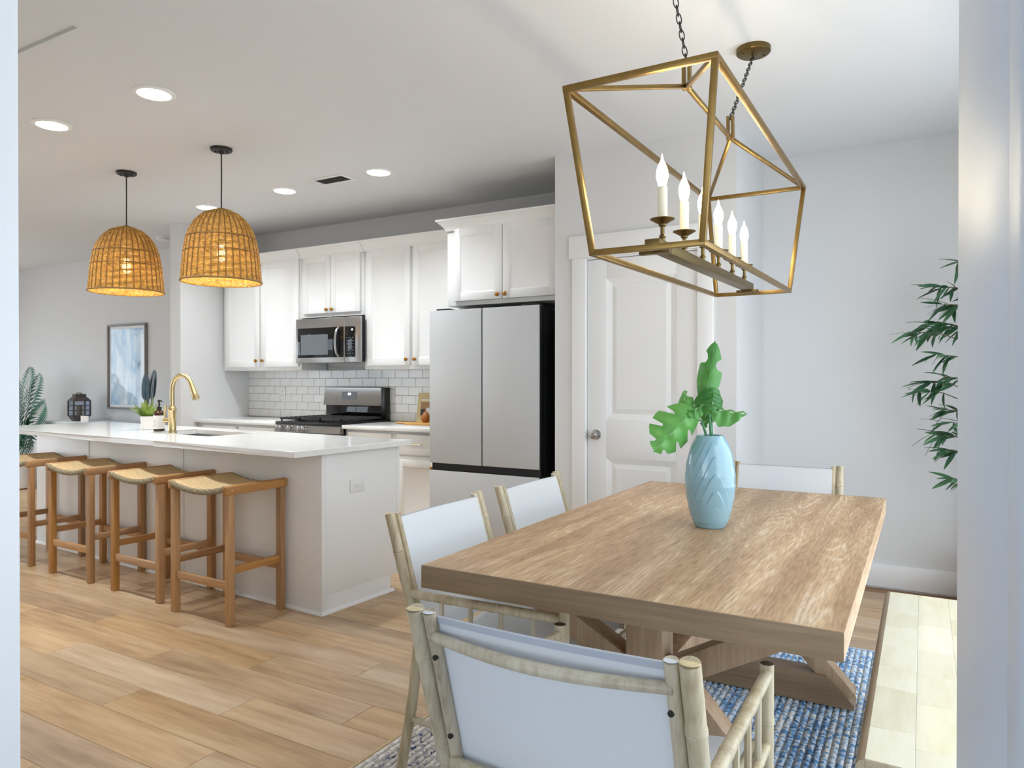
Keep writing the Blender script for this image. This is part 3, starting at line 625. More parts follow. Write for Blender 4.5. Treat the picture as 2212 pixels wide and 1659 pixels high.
for gi in range(3):
    gx0 = RX0 + .02 + gi * .2373; gx1 = gx0 + .232; gy0 = RY + .05; gy1 = RY + .565; gm = MB(); z0, z1 = .942, .960
    for x in (gx0, gx1 - .014): gm.box(x, x + .014, gy0, gy1, z0, z1, .002)
    for yy in (gy0, gy1 - .014, (gy0 + gy1) / 2 - .007): gm.box(gx0, gx1, yy, yy + .014, z0, z1, .002)
    for k in range(9):
        yy = gy0 + .045 + k * .053; gm.box(gx0 + .01, gx0 + .085, yy, yy + .011, z0, z1 + .003, .002); gm.box(gx1 - .085, gx1 - .01, yy, yy + .011, z0, z1 + .003, .002)
    for x in (gx0 + .003, gx1 - .013):
        for yy in (gy0 + .004, gy1 - .014): gm.box(x, x + .01, yy, yy + .01, .926, z0 + .002)
    gm.build('grate', 'iron', rg)
    for yy in (RY + .17, RY + .44): MB().lathe([(.045, 0), (.045, .008), (.033, .010), (.033, .02), (.0001, .022)], 20, ((gx0 + gx1) / 2, yy, .928)).build('burner', 'iron', rg)
bgd = MB().prism([(4.905, 1.06), (4.898, 1.052), (4.955, 1.052), (4.955, 1.214), (4.928, 1.217), (4.922, 1.212)], 'X', RX0 - .004, RX1 - .06).build('backguard', 'steel', rg)
MB().box(RX1 - .062, RX1 - .004, 4.90, 4.957, .92, 1.216, .006).build('backguard_side', 'black', rg)
MB().box(RX0 + .02, RX1 - .05, 4.912, 4.955, .926, 1.056, .004).build('backguard_lower', 'bglass', rg)
def guard_pt(x, z, d): # a point on the sloped guard face
    t = (z - 1.06) / .152; return (x, 4.905 + .017 * t - d, z)
pa = MB(); q = [guard_pt(-4.628, 1.108, .002), guard_pt(-4.455, 1.108, .002), guard_pt(-4.455, 1.176, .002), guard_pt(-4.628, 1.176, .002)]
q2 = [(p[0], p[1] + .006, p[2]) for p in q]; pa.add(q + q2, [(0, 1, 2, 3), (0, 1, 5, 4), (1, 2, 6, 5), (2, 3, 7, 6), (3, 0, 4, 7)]); pa.build('display_panel', 'bglass', bgd)
pa = MB(); q = [guard_pt(-4.553, 1.146, .0035), guard_pt(-4.52, 1.146, .0035), guard_pt(-4.52, 1.164, .0035), guard_pt(-4.553, 1.164, .0035)]
pa.add(q + [(p[0], p[1] + .002, p[2]) for p in q], [(0, 1, 2, 3), (0, 1, 5, 4), (1, 2, 6, 5), (2, 3, 7, 6), (3, 0, 4, 7)]); pa.build('clock', 'display', bgd)

# things on the back counter
cb = thing('cookbook', 'tan cookbook with a photo cover propped against the tiles', 'book', (-3.685, 4.915, .9165))
cb.rotation_euler = (radians(-8), 0, 0)
MB().box(-.085, .16, -.012, .012, 0, .255, .003).build('cover', 'book', cb)
MB().box(-.045, .13, -.0135, -.011, .060, .175).build('photo', 'photo1', cb); MB().box(-.045, .0, -.0142, -.012, .062, .118).build('dark_figure', 'photo2', cb)
MB().box(.012, .075, -.0142, -.012, .062, .128).build('pale_figure', 'photo3', cb); MB().box(-.05, .13, -.0135, -.011, .188, .202).build('title_band', 'label', cb)
bd = thing('cutting_board', 'golden wooden cutting board with handle beside the refrigerator', 'cutting board', (-3.57, 4.74, .9165))
MB().box(-.10, .15, -.12, .10, 0, .018, .005).build('board', 'board', bd); MB().box(-.27, -.10, -.035, .015, .002, .016, .006).build('handle', 'board', bd)
pe = MB().lathe([(.0001, 0), (.022, .002), (.036, .016), (.040, .034), (.034, .056), (.022, .076), (.012, .088), (.0001, .092)], 20).build('pear', 'fruit'); pe.location = (-3.53, 4.72, .9352)
tag(pe, 'brown pear lying on the cutting board by the refrigerator', 'fruit')

# ------------------------------------------------------------------ kitchen island (a degree or two off the room's axes)
TH = radians(-3.0); IP = Vector((-2.829, 2.847, 0))      # near right corner on the floor, local +X to the right
def ip(x, y, z=0): return (IP.x + x * cos(TH) - y * sin(TH), IP.y + x * sin(TH) + y * cos(TH), z)
isl = thing('kitchen_island', 'long white kitchen island base with flat back panels', 'kitchen island', IP, TH)
IL = 3.24; ID = .62
MB().box(-IL, 0, 0, .03, 0, .8815, .002).build('back_panel', 'cab', isl); MB().box(-.02, 0, .03, ID - .022, .10, .8815, .001).build('end_panel', 'cab', isl)
MB().box(-.02, 0, .03, ID - .075, 0, .10).build('end_panel_foot', 'cab', isl)
MB().box(-.022, .004, ID - .022, ID, .10, .8815, .002).build('face_stile', 'cab', isl); MB().box(-IL, -IL + .02, .03, ID, .10, .8815, .001).build('end_panel', 'cab', isl)
MB().box(-IL, -.02, ID - .02, ID, .10, .8815).build('front_frame', 'cab', isl); MB().box(-IL, -.02, ID - .09, ID - .075, 0, .10).build('toe_kick', 'cab', isl)
for x in (-1.28, -2.45): MB().box(x - .012, x + .012, -.004, 0, .02, .8815, .001).build('seam_batten', 'cab', isl)
sh = MB(); sh.prism([(0, 0), (-.016, 0), (-.015, .008), (-.009, .015), (0, .018)], 'X', -IL, .012); sh.prism([(0, 0), (.016, 0), (.015, .008), (.009, .015), (0, .018)], 'Y', -.014, ID - .055); sh.build('shoe_molding', 'cab', isl)
for k in range(5):
    a = -IL + .04 + k * .635; dd = MB().box(a, a + .6, ID, ID + .02, .14, .86, .003).build('door', 'cab', isl)
ct = thing('countertop', 'thick white quartz top of the kitchen island with sink cut-out', 'countertop', IP, TH)
cx0, cx1, cy0, cy1, cz0, cz1 = -3.50, .068, -.245, .655, .882, .915
sx0, sx1, sy0, sy1 = -1.90, -1.20, .13, .50
cmb = MB(); cmb.box(cx0, sx0, cy0, cy1, cz0, cz1); cmb.box(sx1, cx1, cy0, cy1, cz0, cz1); cmb.box(sx0, sx1, cy0, sy0, cz0, cz1); cmb.box(sx0, sx1, sy1, cy1, cz0, cz1)
bm = bmesh.new(); me_ = cmb.mesh('countertop_slab', 'quartz', smooth=False); bm.from_mesh(me_)
bmesh.ops.remove_doubles(bm, verts=bm.verts, dist=1e-5)
# drop the internal walls between the four pieces
dead = []
for f in bm.faces:
    c = f.calc_center_median()
    if abs(f.normal.z) < .5:
        on_out = min(abs(c.x - cx0), abs(c.x - cx1), abs(c.y - cy0), abs(c.y - cy1)) < 1e-4
        on_hole = (sy0 - 1e-4 <= c.y <= sy1 + 1e-4 and sx0 - 1e-4 <= c.x <= sx1 + 1e-4)
        if not on_out and not on_hole: dead.append(f)
bmesh.ops.delete(bm, geom=dead, context='FACES'); bmesh.ops.recalc_face_normals(bm, faces=bm.faces)
bm.to_mesh(me_); bm.free(); so = bpy.data.objects.new('slab', me_); COL.objects.link(so); so.parent = ct
bv = so.modifiers.new('edge', 'BEVEL'); bv.width = .003; bv.segments = 2; bv.limit_method = 'ANGLE'
sk = thing('sink', 'undermount stainless steel sink in the island', 'sink', IP, TH)
sm = MB(); b0 = [(sx0 - .01, sy0 - .01), (sx1 + .01, sy0 - .01), (sx1 + .01, sy1 + .01), (sx0 - .01, sy1 + .01)]; b1 = [(sx0 + .01, sy0 + .01), (sx1 - .01, sy0 + .01), (sx1 - .01, sy1 - .01), (sx0 + .01, sy1 - .01)]
sm.add([(p[0], p[1], .8815) for p in b0] + [(p[0], p[1], .68) for p in b1], [(0, 1, 5, 4), (1, 2, 6, 5), (2, 3, 7, 6), (3, 0, 4, 7), (4, 5, 6, 7)]); sm.build('basin', 'steel', sk)
MB().lathe([(.045, .0), (.045, .004), (.03, .006), (.0001, .004)], 20, ((sx0 + sx1) / 2, (sy0 + sy1) / 2, .6805)).build('drain', 'chrome', sk)

# faucet
fa = thing('faucet', 'tall brushed gold gooseneck faucet on the island', 'faucet', (-4.516, 3.122, .9155), radians(8))
MB().lathe([(.031, 0), (.031, .006), (.027, .012), (.0255, .03), (.0255, .150), (.0285, .156), (.0285, .166), (.022, .176), (.0175, .19)], 28).build('body', 'gold', fa)
gp = [(0, 0, .18), (0, 0, .26)]; R_ = .098
for i in range(1, 21):
    a = pi - i / 20 * radians(158); gp.append((R_ + R_ * cos(a), 0, .30 + .0 + R_ * sin(a)))
gp = [(p[0] * .92, p[1], p[2]) for p in gp]; neck = MB().tube(gp, .0155, 16); neck.build('neck', 'gold', fa)
e = Vector(gp[-1]); dvec = (e - Vector(gp[-2])).normalized()
hd_ = MB().tube([e - dvec * .005, e + dvec * .02, e + dvec * .065, e + dvec * .105, e + dvec * .112], [.0165, .0175, .0195, .024, .0225], 16); hd_.build('spray_head', 'gold', fa)
sb_ = MB().obox(e + dvec * .06 + Vector((-.017, 0, -.006)), dvec, (0, 1, 0), dvec.cross(Vector((0, 1, 0))), .03, .006, .004, .002); sb_.build('spray_button', 'black', fa)
ha = MB().tube([(-.02, -.005, .085), (-.062, -.012, .085)], .017, 16); ha.build('valve', 'gold', fa)
MB().tube([(-.052, -.01, .09), (-.056, -.012, .13), (-.046, -.012, .19)], [.006, .007, .009], 10).build('lever', 'gold', fa)

# soap bottle
so_ = thing('soap_bottle', 'amber pump soap bottle with white label beside the faucet', 'bottle', (-4.762, 3.189, .9155))
MB().lathe([(.036, 0), (.039, .004), (.039, .118), (.037, .128), (.028, .142), (.016, .150), (.014, .158)], 28).build('glass', 'amber', so_)
lb = MB().lathe([(.0396, .016), (.0396, .112)], 28, close=False); lb.build('label', 'label', so_)
tx = MB()
for a0, z0, z1, w in ((-2.2, .066, .092, .10), (-1.75, .06, .095, .05), (-1.4, .03, .09, .06), (-2.0, .028, .044, .22), (-2.45, .05, .055, .15), (-2.45, .04, .045, .12)):
    tx.add([(.0400 * cos(a), .0400 * sin(a), z) for a in (a0, a0 + w) for z in (z0, z1)], [(0, 2, 3, 1)])
tx.build('label_print', 'ink', so_)
MB().lathe([(.0165, .156), (.0165, .172), (.006, .176), (.0055, .208), (.011, .210), (.011, .222), (.0001, .224)], 18).build('pump', 'black', so_)
MB().tube([(0, 0, .216), (.03, -.004, .218), (.04, -.005, .212)], [.006, .0045, .004], 8).build('nozzle', 'black', so_)

# potted fern on the island
pf_ = thing('potted_fern', 'small green fern in a white pot on the island', 'potted plant', (-4.975, 3.235, .9155))
MB().lathe([(.036, 0), (.040, .004), (.045, .094), (.045, .099), (.041, .099), (.039, .086), (.0001, .085)], 28).build('pot', 'pot', pf_)
for k in range(26):
    a = k * 2.4; ln = random.uniform(.12, .19); tilt = random.uniform(.15, 1.0); fm = MB(); pts = []
    for i in range(7):
        t = i / 6; r_ = ln * sin(tilt) * t; z = .09 + ln * cos(tilt) * t - .03 * t * t; pts.append(Vector((r_ * cos(a) + .02 * cos(a), r_ * sin(a) + .02 * sin(a), z)))
    fm.tube(pts, [.0022 * (1 - .7 * i / 6) for i in range(7)], 4)
    side = Vector((-sin(a), cos(a), 0))
    for i in range(1, 7):
        d_ = (pts[i] - pts[i - 1]).normalized()
        for s_ in (-1, 1):
            for off in (0, .5):
                p = pts[i - 1].lerp(pts[i], off); w = .028 * (1.15 - i / 7); tip = p + side * s_ * w + d_ * w * .9
                fm.add([p, p + d_ * .006 + side * s_ * w * .5, tip, p + d_ * .010], [(0, 1, 2, 3)])
    fm.build('frond', 'grass', pf_, smooth=False, fix=False)
oi_ = outlet('island_outlet', 'white duplex outlet on the end of the island', ip(.0005, .265, .675), TH + radians(90), lay=True)

# ------------------------------------------------------------------ bar stools
def make_stool():
    o = thing('bar_stool', '', 'bar stool')
    hx, hy, SH = .232, .166, .735
    for sx in (-1, 1):
        for sy in (-1, 1):
            x = sx * hx; yy = sy * hy
            lg = MB().box(x - .0205, x + .0205, yy - .0175, yy + .0175, 0, SH - .05, .004).build('leg', 'teak', o)
    for sx in (-1, 1):
        r = MB().box(sx * hx - .020, sx * hx + .020, -hy - .036, hy + .036, SH - .052, SH - .004, .009, 3).build('side_rail', 'teaky', o)
        for yy in (-hy, hy):
            t = MB().tube([(sx * (hx + .0195), yy, SH - .026), (sx * (hx + .0215), yy, SH - .026)], .005, 10); t.build('dowel', 'board', r)
        MB().box(sx * hx - .012, sx * hx + .012, -hy + .017, hy - .017, .268, .306, .003).build('side_stretcher', 'teaky', o)
    for sy in (-1, 1):
        zz = .185 if sy < 0 else .225
        MB().box(-hx + .02, hx - .02, sy * hy - .011, sy * hy + .011, zz, zz + .042, .003).build('stretcher', 'teakx', o)
    # saddle seat of cords running from rail to rail
    sag = lambda u: -.030 * (1 - (u / (hx - .01)) ** 2)
    n = 30; y0, y1 = -hy - .022, hy + .022; me = None
    se = MB()
    for k in range(n):
        yy = y0 + (y1 - y0) * (k + .5) / n; pts = []
        for i in range(13):
            u = -hx + .004 + (2 * hx - .008) * i / 12; pts.append((u, yy, SH - .010 + sag(u)))
        se.tube(pts, .0056, 6)
    so = se.build('woven_seat', 'cord', o)
    for yy in (y0 - .006, y1 + .006):
        ed = MB()
        for q in range(3):
            pts = [];  rr = []
            for i in range(41):
                u = -hx + .006 + (2 * hx - .012) * i / 40; a = i * 1.25 + q * 2.094
                pts.append((u, yy + .0075 * cos(a), SH - .020 + sag(u) + .011 * sin(a))); rr.append(.0072)
            ed.tube(pts, rr, 6)
        ed.build('woven_edge', 'cordedge', o)
    return o
st0 = make_stool()
stl = [((-3.353, 2.66), -1.5, 'teak bar stool with woven cord seat, nearest the end of the island'),
       ((-4.024, 2.72), -2, 'teak bar stool with woven cord seat, second from the island end panel'),
       ((-4.776, 2.75), -1.5, 'teak bar stool with woven cord seat, third from the island end panel'),
       ((-5.545, 2.785), -2, 'teak bar stool with woven cord seat, cut off by the left door jamb')]
for i, (p, a, lb_) in enumerate(stl):
    o = st0 if i == 0 else copy_tree(st0); o.location = (p[0], p[1], 0); o.rotation_euler = (0, 0, radians(a)); o['label'] = lb_; o['group'] = 'bar stools along the island'

# ------------------------------------------------------------------ pendants
def make_pendant():
    o = thing('pendant_lamp', '', 'pendant lamp')
    MB().lathe([(.066, 0), (.066, -.012), (.060, -.018), (.02, -.020), (.012, -.034), (.0001, -.036)], 32).build('canopy', 'bronze', o)
    for a in (0.6, 3.74): MB().lathe([(.006, -.018), (.006, -.026), (.0001, -.027)], 10, (.035 * cos(a), .035 * sin(a), 0)).build('canopy_screw', 'bronze', o)
    MB().tube([(0, 0, -.03), (.001, 0, -.2), (-.001, 0, -.3), (0, 0, -.55)], .0042, 8).build('cord', 'bronze', o)
    ztop, zbot = -.385, -.842; hh = ztop - zbot
    prof = [(0.0, .03), (.02, .062), (.06, .100), (.12, .134), (.2, .163), (.3, .187), (.42, .205), (.55, .216), (.7, .224), (.85, .230), (1.0, .236)]
    def R(t):
        for (a, ra), (b, rb) in zip(prof, prof[1:]):
            if t <= b: return ra + (rb - ra) * (t - a) / (b - a)
        return prof[-1][1]
    NS = 34; rows = 66; wv = MB()
    for k in range(rows):
        t = (k + .5) / rows; r0 = R(t); z = ztop - hh * t; pts = []; ph = (k % 2) * pi; m_ = NS * 8
        jit = random.uniform(-.0012, .0012)
        for i in range(m_):
            a = 2 * pi * i / m_; rr = r0 + .0042 * cos(a * NS + pi) * min(1, r0 / .15) + .0012 * cos(a * NS / 2 + ph) + jit; pts.append((rr * cos(a), rr * sin(a), z + .0012 * sin(a * 5 + k)))
        wv.tube(pts, .0033, 5, closed=True)
    w = wv.build('woven_shade', 'wicker', o, fix=False)
    sk_ = MB()
    for i in range(NS):
        a = 2 * pi * (i + .0) / NS; pts = [((R(t) + .001) * cos(a), (R(t) + .001) * sin(a), ztop - hh * t) for t in [j / 14 for j in range(15)]]; sk_.tube(pts, .0040, 5)
    sk_.build('stakes', 'stake', o)
    for t, rr in ((.40, .0045), (.60, .003), (.995, .006)):
        r0 = R(t) + .005; MB().tube([(r0 * cos(2 * pi * i / 64), r0 * sin(2 * pi * i / 64), ztop - hh * t) for i in range(64)], rr, 6, closed=True).build('band', 'stake', o)
    MB().lathe([(.0001, ztop + .012), (.014, ztop + .01), (.032, ztop), (.032, ztop - .012)], 20).build('top_cap', 'bronze', o)
    MB().lathe([(.018, -.535), (.02, -.55), (.02, -.60), (.016, -.604)], 16).build('socket', 'bronze', o)
    MB().lathe([(.0001, -.60), (.011, -.602), (.013, -.62), (.026, -.655), (.028, -.675), (.020, -.70), (.0001, -.712)], 18).build('bulb', 'pbulb', o)
    lamp('pendant_light', 'POINT', (0, 0, -.74), PEND_W, (1, .80, .50), o, shadow_soft_size=.03)
    return o
pd0 = make_pendant()
for i, ((x, y), lb_) in enumerate([((-3.837, 2.997), 'woven wicker dome pendant lamp hanging nearer the refrigerator'), ((-4.849, 3.004), 'woven wicker dome pendant lamp hanging nearer the living room')]):
    o = pd0 if i == 0 else copy_tree(pd0); o.location = (x, y, H); o['label'] = lb_; o['group'] = 'wicker pendant lamps'

# ------------------------------------------------------------------ recessed lights, vent, smoke detector
def make_can():
    o = thing('recessed_light', '', 'ceiling light')
    MB().lathe([(.102, 0), (.102, -.004), (.094, -.008), (.080, -.009), (.078, -.004)], 40, close=False).build('trim_ring', 'plastic', o)
    MB().lathe([(.079, -.005), (.070, -.011), (.04, -.015), (.0001, -.016)], 40, close=False).build('lens', 'lens', o)
    lamp('recessed_lamp', 'AREA', (0, 0, -.022), CEIL_W, (.88, .95, 1), o, shape='DISK', size=.15, spread=radians(125))
    return o
can0 = make_can()
cans = [((-3.391, 2.248), 'bright recessed ceiling light, the largest one, right of the attic hatch'), ((-4.314, 2.233), 'bright recessed ceiling light nearest the left door jamb'),
        ((-3.307, 3.878), 'recessed ceiling light right of the air vent'), ((-4.255, 3.895), 'recessed ceiling light left of the air vent'), ((-5.231, 3.943), 'recessed ceiling light half hidden behind a pendant shade')]
for i, (p, lb_) in enumerate(cans):
    o = can0 if i == 0 else copy_tree(can0); o.location = (p[0], p[1], H); o['label'] = lb_; o['group'] = 'recessed ceiling lights'
for p, lb2 in [((-5.25, 2.24), 'recessed ceiling light hidden behind the left jamb, above the farthest stool'), ((-9.2, 1.7), 'recessed ceiling light over the living room patio doors'), ((-9.2, 3.3), 'recessed ceiling light over the potted palm')]:
    o = copy_tree(can0); o.location = (p[0], p[1], H); o['label'] = lb2; o['group'] = 'recessed ceiling lights'
vt = thing('air_vent', 'small white ceiling air vent with dark louvres', 'vent', (-3.72, 3.86, H))
vf = MB(); 
for b in ((-.155, .155, -.08, -.055), (-.155, .155, .055, .08), (-.155, -.13, -.055, .055), (.13, .155, -.055, .055)): vf.box(b[0], b[1], b[2], b[3], -.008, 0, .002)
vf.build('frame', 'plastic', vt); MB().box(-.13, .13, -.055, .055, -.0015, 0).build('duct', 'vent', vt)
for k in range(6): MB().obox((0, -.045 + k * .018, -.005), (1, 0, 0), (0, .8, .6), (0, -.6, .8), .128, .006, .0008).build('louvre', 'vent', vt)
sd = thing('smoke_detector', 'round white smoke detector on the ceiling by the stub wall', 'smoke detector', (-6.72, 4.55, H))
MB().lathe([(.068, 0), (.068, -.012), (.060, -.034), (.03, -.040), (.0001, -.041)], 32).build('housing', 'plastic', sd); MB().lathe([(.0615, -.018), (.064, -.026)], 32, close=False).build('slot', 'vent', sd)

# ------------------------------------------------------------------ lantern chandelier
XC, YC = -.66, 2.585
ch = thing('chandelier', 'antique brass open-frame linear lantern chandelier with six candle bulbs', 'chandelier', (XC, YC, 1.655))
ch.rotation_euler = (radians(1.0), 0, 0)
BW = .0165
hxT, hyT, zT, hxB, hyB, zB, zR, hyR = .207, .765, .453, .157, .704, .0, .575, .30
T = [(sx * hxT, sy * hyT, zT) for sx, sy in ((-1, -1), (1, -1), (1, 1), (-1, 1))]; Bq = [(sx * hxB, sy * hyB, zB) for sx, sy in ((-1, -1), (1, -1), (1, 1), (-1, 1))]
def fb(name, a, b, w=BW, h=None):
    d = (Vector(b) - Vector(a)).normalized(); a2 = Vector(a) - d * w * .45; b2 = Vector(b) + d * w * .45
    MB().beam(a2, b2, w, h or w, (0, 0, 1) if abs(d.z) < .9 else (0, 1, 0), .0012).build(name, 'abrass', ch)
for i in range(4):
    fb('top_bar', T[i], T[(i + 1) % 4]); fb('bottom_bar', Bq[i], Bq[(i + 1) % 4]); fb('corner_bar', Bq[i], T[i])
r0, r1 = (0, -hyR, zR), (0, hyR, zR)
fb('ridge_bar', r0, r1, .014)
for i, r in ((0, r0), (1, r0), (2, r1), (3, r1)): fb('hip_bar', T[i], r, .013)
for r in (r0, r1):
    MB().box(-.014, -.004, r[1] - .01, r[1] + .01, zR - .01, zR + .085, .001).build('hanger_strap', 'abrass', ch); MB().box(.004, .014, r[1] - .01, r[1] + .01, zR - .01, zR + .085, .001).build('hanger_strap', 'abrass', ch)
MB().box(-.022, .022, -.648, .63, .004, .034, .0015).build('candle_beam', 'canopyb', ch)
for sy in (-.62, .61): MB().box(-.045, .045, sy - .012, sy + .012, -.006, .006, .001).build('beam_bracket', 'canopyb', ch); 
for sy in (-hyB, hyB): MB().tube([(0, sy, 0), (0, sy * .9, .01)], .007, 8).build('beam_pin', 'canopyb', ch)
for k in range(6):
    y = -.555 + k * .2205
    c = MB().lathe([(.0075, .034), (.0075, .050), (.010, .052), (.010, .056), (.006, .060), (.006, .082), (.011, .085), (.011, .090), (.018, .094), (.036, .104), (.036, .106), (.012, .100)], 20, (0, y, 0), close=False).build('drip_cup', 'canopyb', ch)
    cs_ = MB().lathe([(.0145, .100), (.0145, .198), (.012, .200)], 18, (0, y, 0)).build('candle_sleeve', 'candle', ch)
    bl = MB().lathe([(.009, .200), (.012, .206), (.0175, .228), (.0165, .246), (.010, .264), (.004, .276), (.0012, .292), (.0001, .294)], 18, (0, y, 0)).build('bulb', 'bulb', cs_)
    lamp('candle_light', 'POINT', (0, y, .236), BULB_W, (1, .86, .62), ch, shadow_soft_size=.02)
# chains and ceiling canopies
canopy_pts = [(-.66, 1.93, H), (-.650, 3.262, H)]
def chain(a, b, name='chain'):
    a = Vector(a); b = Vector(b); d = b - a; ln = d.length; n = max(2, int(ln / .0235)); d.normalize(); s1 = d.cross(Vector((0, 1, .2))).normalized(); s2 = d.cross(s1); m_ = MB()
    for k in range(n):
        c = a + d * (ln * (k + .5) / n); s_ = s1 if k % 2 else s2; hl = ln / n * .5 + .0045; pts = []
        for i in range(14):
            an = 2 * pi * i / 14; pts.append(c + d * (hl * sin(an)) + s_ * (.0075 * cos(an)))
        m_.tube(pts, .0019, 5, closed=True)
    return m_.build(name, 'bronze', ch)
inv = Matrix.LocRotScale(ch.location, ch.rotation_euler.to_quaternion(), None).inverted()
for r, cpt in ((r0, canopy_pts[0]), (r1, canopy_pts[1])):
    c = inv @ Vector((cpt[0], cpt[1], cpt[2] - .03)); chain((r[0], r[1], r[2] + .075), c)
    co = MB().lathe([(.072, 0), (.072, -.020), (.066, -.025), (.012, -.027), (.010, -.035), (.0001, -.036)], 32).build('canopy', 'canopyb', ch)
    co.matrix_local = inv @ Matrix.Translation(cpt)
    for a in (.7, 3.84): 
        s_ = MB().lathe([(.005, -.025), (.005, -.029), (.0001, -.030)], 8, (.05 * cos(a), .05 * sin(a), 0)).build('canopy_screw', 'canopyb', co)

# ------------------------------------------------------------------ dining table
tb = thing('dining_table', 'limed oak trestle dining table with thick top', 'dining table', (0, 0, 0))
TX0, TX1, TY0, TY1, TZ0, TZ1 = -1.222, -.139, 1.612, 3.552, .697, .76
nb = 6; wb = (TX1 - TX0) / nb
for k in range(nb):
    o = MB().box(-wb / 2 + .0001, wb / 2 - .0001, -.97 + .006, .97 - .006, TZ0, TZ1, .0006, 1).build('board', 'oak', tb); o.location = (TX0 + wb * (k + .5), (TY0 + TY1) / 2, 0)
for y0, y1 in ((TY0, TY0 + .0061), (TY1 - .0061, TY1)):
    m_ = MB().box(TX0, TX1, y0, y1, TZ0, TZ1, .0015); o = m_.build('end_board', ['oakx'], tb)
for yc in (1.98, 3.07):
    t = .05
    MB().prism([(-1.14, .012), (-.225, .012), (-.225, .03), (-.325, .125), (-1.04, .125), (-1.14, .03)], 'Y', yc - t, yc + t).build('foot_beam', 'oakx', tb)
    MB().box(-1.10, -.262, yc - t, yc + t, TZ0 - .07, TZ0, .003).build('top_beam', 'oakx', tb)
    MB().box(-.735, -.627, yc - t, yc + t, .125, TZ0 - .07, .003).build('post', 'oakz', tb)
    for sx in (-1, 1):
        xm_ = -.681
        a = Vector((xm_ + sx * .435, yc, .045)); b = Vector((xm_ + sx * .06, yc, .46)); c = Vector((xm_ + sx * .42, yc, TZ0 - .05))
        MB().beam(a, b, .07, .075, (0, 1, 0), .003).build('lower_brace', 'oakz', tb); MB().beam(b + Vector((-sx * .04, 0, -.03)), c, .07, .075, (0, 1, 0), .003).build('upper_brace', 'oakz', tb)
MB().box(-.715, -.647, 2.03, 3.02, .36, .45, .003).build('stretcher', 'oakz', tb)

# vase with two monstera leaves
vs_ = thing('vase', 'glossy light blue ceramic vase with swirled ridges on the dining table', 'vase', (-.654, 2.55, TZ1))
vp = [(.048, .0), (.053, .004), (.064, .025), (.0745, .060), (.082, .105), (.0855, .150), (.0855, .185), (.081, .225), (.073, .262), (.062, .295), (.052, .315), (.046, .325), (.042, .325), (.040, .315), (.036, .27), (.036, .12)]
def vprof(t):
    x = t * (len(vp) - 1); i = min(int(x), len(vp) - 2); f = x - i; return tuple(vp[i][k] * (1 - f) + vp[i + 1][k] * f for k in (0, 1))
def vfn(u, v):
    t = u * 11 / 15; r_, z = vprof(t); a = 2 * pi * v
    rel = (a - 5.2 + pi) % (2 * pi) - pi        # arched flutes spread from one side
    w = z * 17 + math.sqrt(rel * rel + .04) * 3.4
    amp = .0034 * max(0, min(1, (z - .06) / .06)) * max(0, min(1, (.315 - z) / .04)) 
    s_ = w % 1.0
    return ((r_ + amp * (s_ - .5)) * cos(a), (r_ + amp * (s_ - .5)) * sin(a), z)
vm = MB().grid(vfn, 200, 200); vm.lathe(vp[11:], 64, close=False); vm.add([(.048 * cos(2 * pi * k / 32), .048 * sin(2 * pi * k / 32), 0) for k in range(32)], [tuple(range(31, -1, -1))])
vm.build('body', 'vase', vs_)
def blade(p, u, n, ln, wd, curl, lobes):
    """a cut monstera leaf: p base, u along midrib, n normal"""
    u = Vector(u).normalized(); n = Vector(n); n = (n - u * n.dot(u)).normalized(); s = u.cross(n); m_ = MB(); p = Vector(p)
    NU = 28; rows = []
    for side in (-1, 1):
        vs = []; fs = []
        for i in range(NU + 1):
            t = i / NU; w = wd * (sin(pi * min(1, t * .93 + .10)) ** .6) * (1 - .25 * t)
            notch = abs(sin(t * pi * lobes + (.4 if side > 0 else 0)))
            w2 = w * (1 if notch > .42 or t < .12 else .42 + notch * .6)
            for j in range(5):
                q = j / 4; x = w2 * q
                drop = curl * (t * t) + .9 * (x * x) / max(wd, .01) + .004 * sin(t * 22 + side)
                vs.append(p + u * (ln * t + .18 * x) + s * (side * x) - n * drop)
        for i in range(NU):
            for j in range(4): a = i * 5 + j; fs.append((a, a + 5, a + 6, a + 1))
        m_.add(vs, fs)
    return m_
cam_r = Vector((cos(radians(29.9)), sin(radians(29.9)), 0)); cam_d = Vector((-sin(radians(29.9)), cos(radians(29.9)), 0))
def vl(r, z, d=0): q = cam_r * r + cam_d * d; return Vector((q.x, q.y, z))
stems = [[vl(-.012, .20), vl(-.016, .33), vl(-.03, .375), vl(-.065, .392, -.01), (vl(-.085, .386, -.02))], [vl(.006, .20), vl(.002, .33), vl(-.004, .40), vl(-.014, .455, -.01)], [vl(.004, .20), vl(.006, .33), vl(.008, .42, .02), vl(.006, .46, .03)]]
for s_ in stems: MB().tube(s_, [.0048, .0048, .0042, .0036, .003][:len(s_)], 8).build('stem', 'stem', vs_)
blade(vl(-.062, .420, -.02), vl(-.62, -.62, -.2), vl(.35, .35, -.85), .215, .085, .02, 3.6).build('leaf', 'leaf', vs_, fix=False)
blade(vl(-.085, .400, 0), vl(-.10, .95, .35), vl(-.5, .2, -.8), .10, .032, .03, 1.2).build('leaf', 'leaf', vs_, fix=False)
blade(vl(-.02, .445, 0), vl(.14, .98, -.1), vl(-.3, .1, -1), .22, .046, .0, 1.5).build('leaf', 'leaf', vs_, fix=False)
blade(vl(.002, .495, -.02), vl(-.05, -1, -.35), vl(.1, .35, -1), .10, .058, .02, 1.4).build('leaf', 'leaf', vs_, fix=False)
blade(vl(.006, .425, .01), vl(.93, -.36, -.1), vl(.1, .8, -.7), .125, .050, -.03, .9).build('leaf', 'leaf', vs_, fix=False)
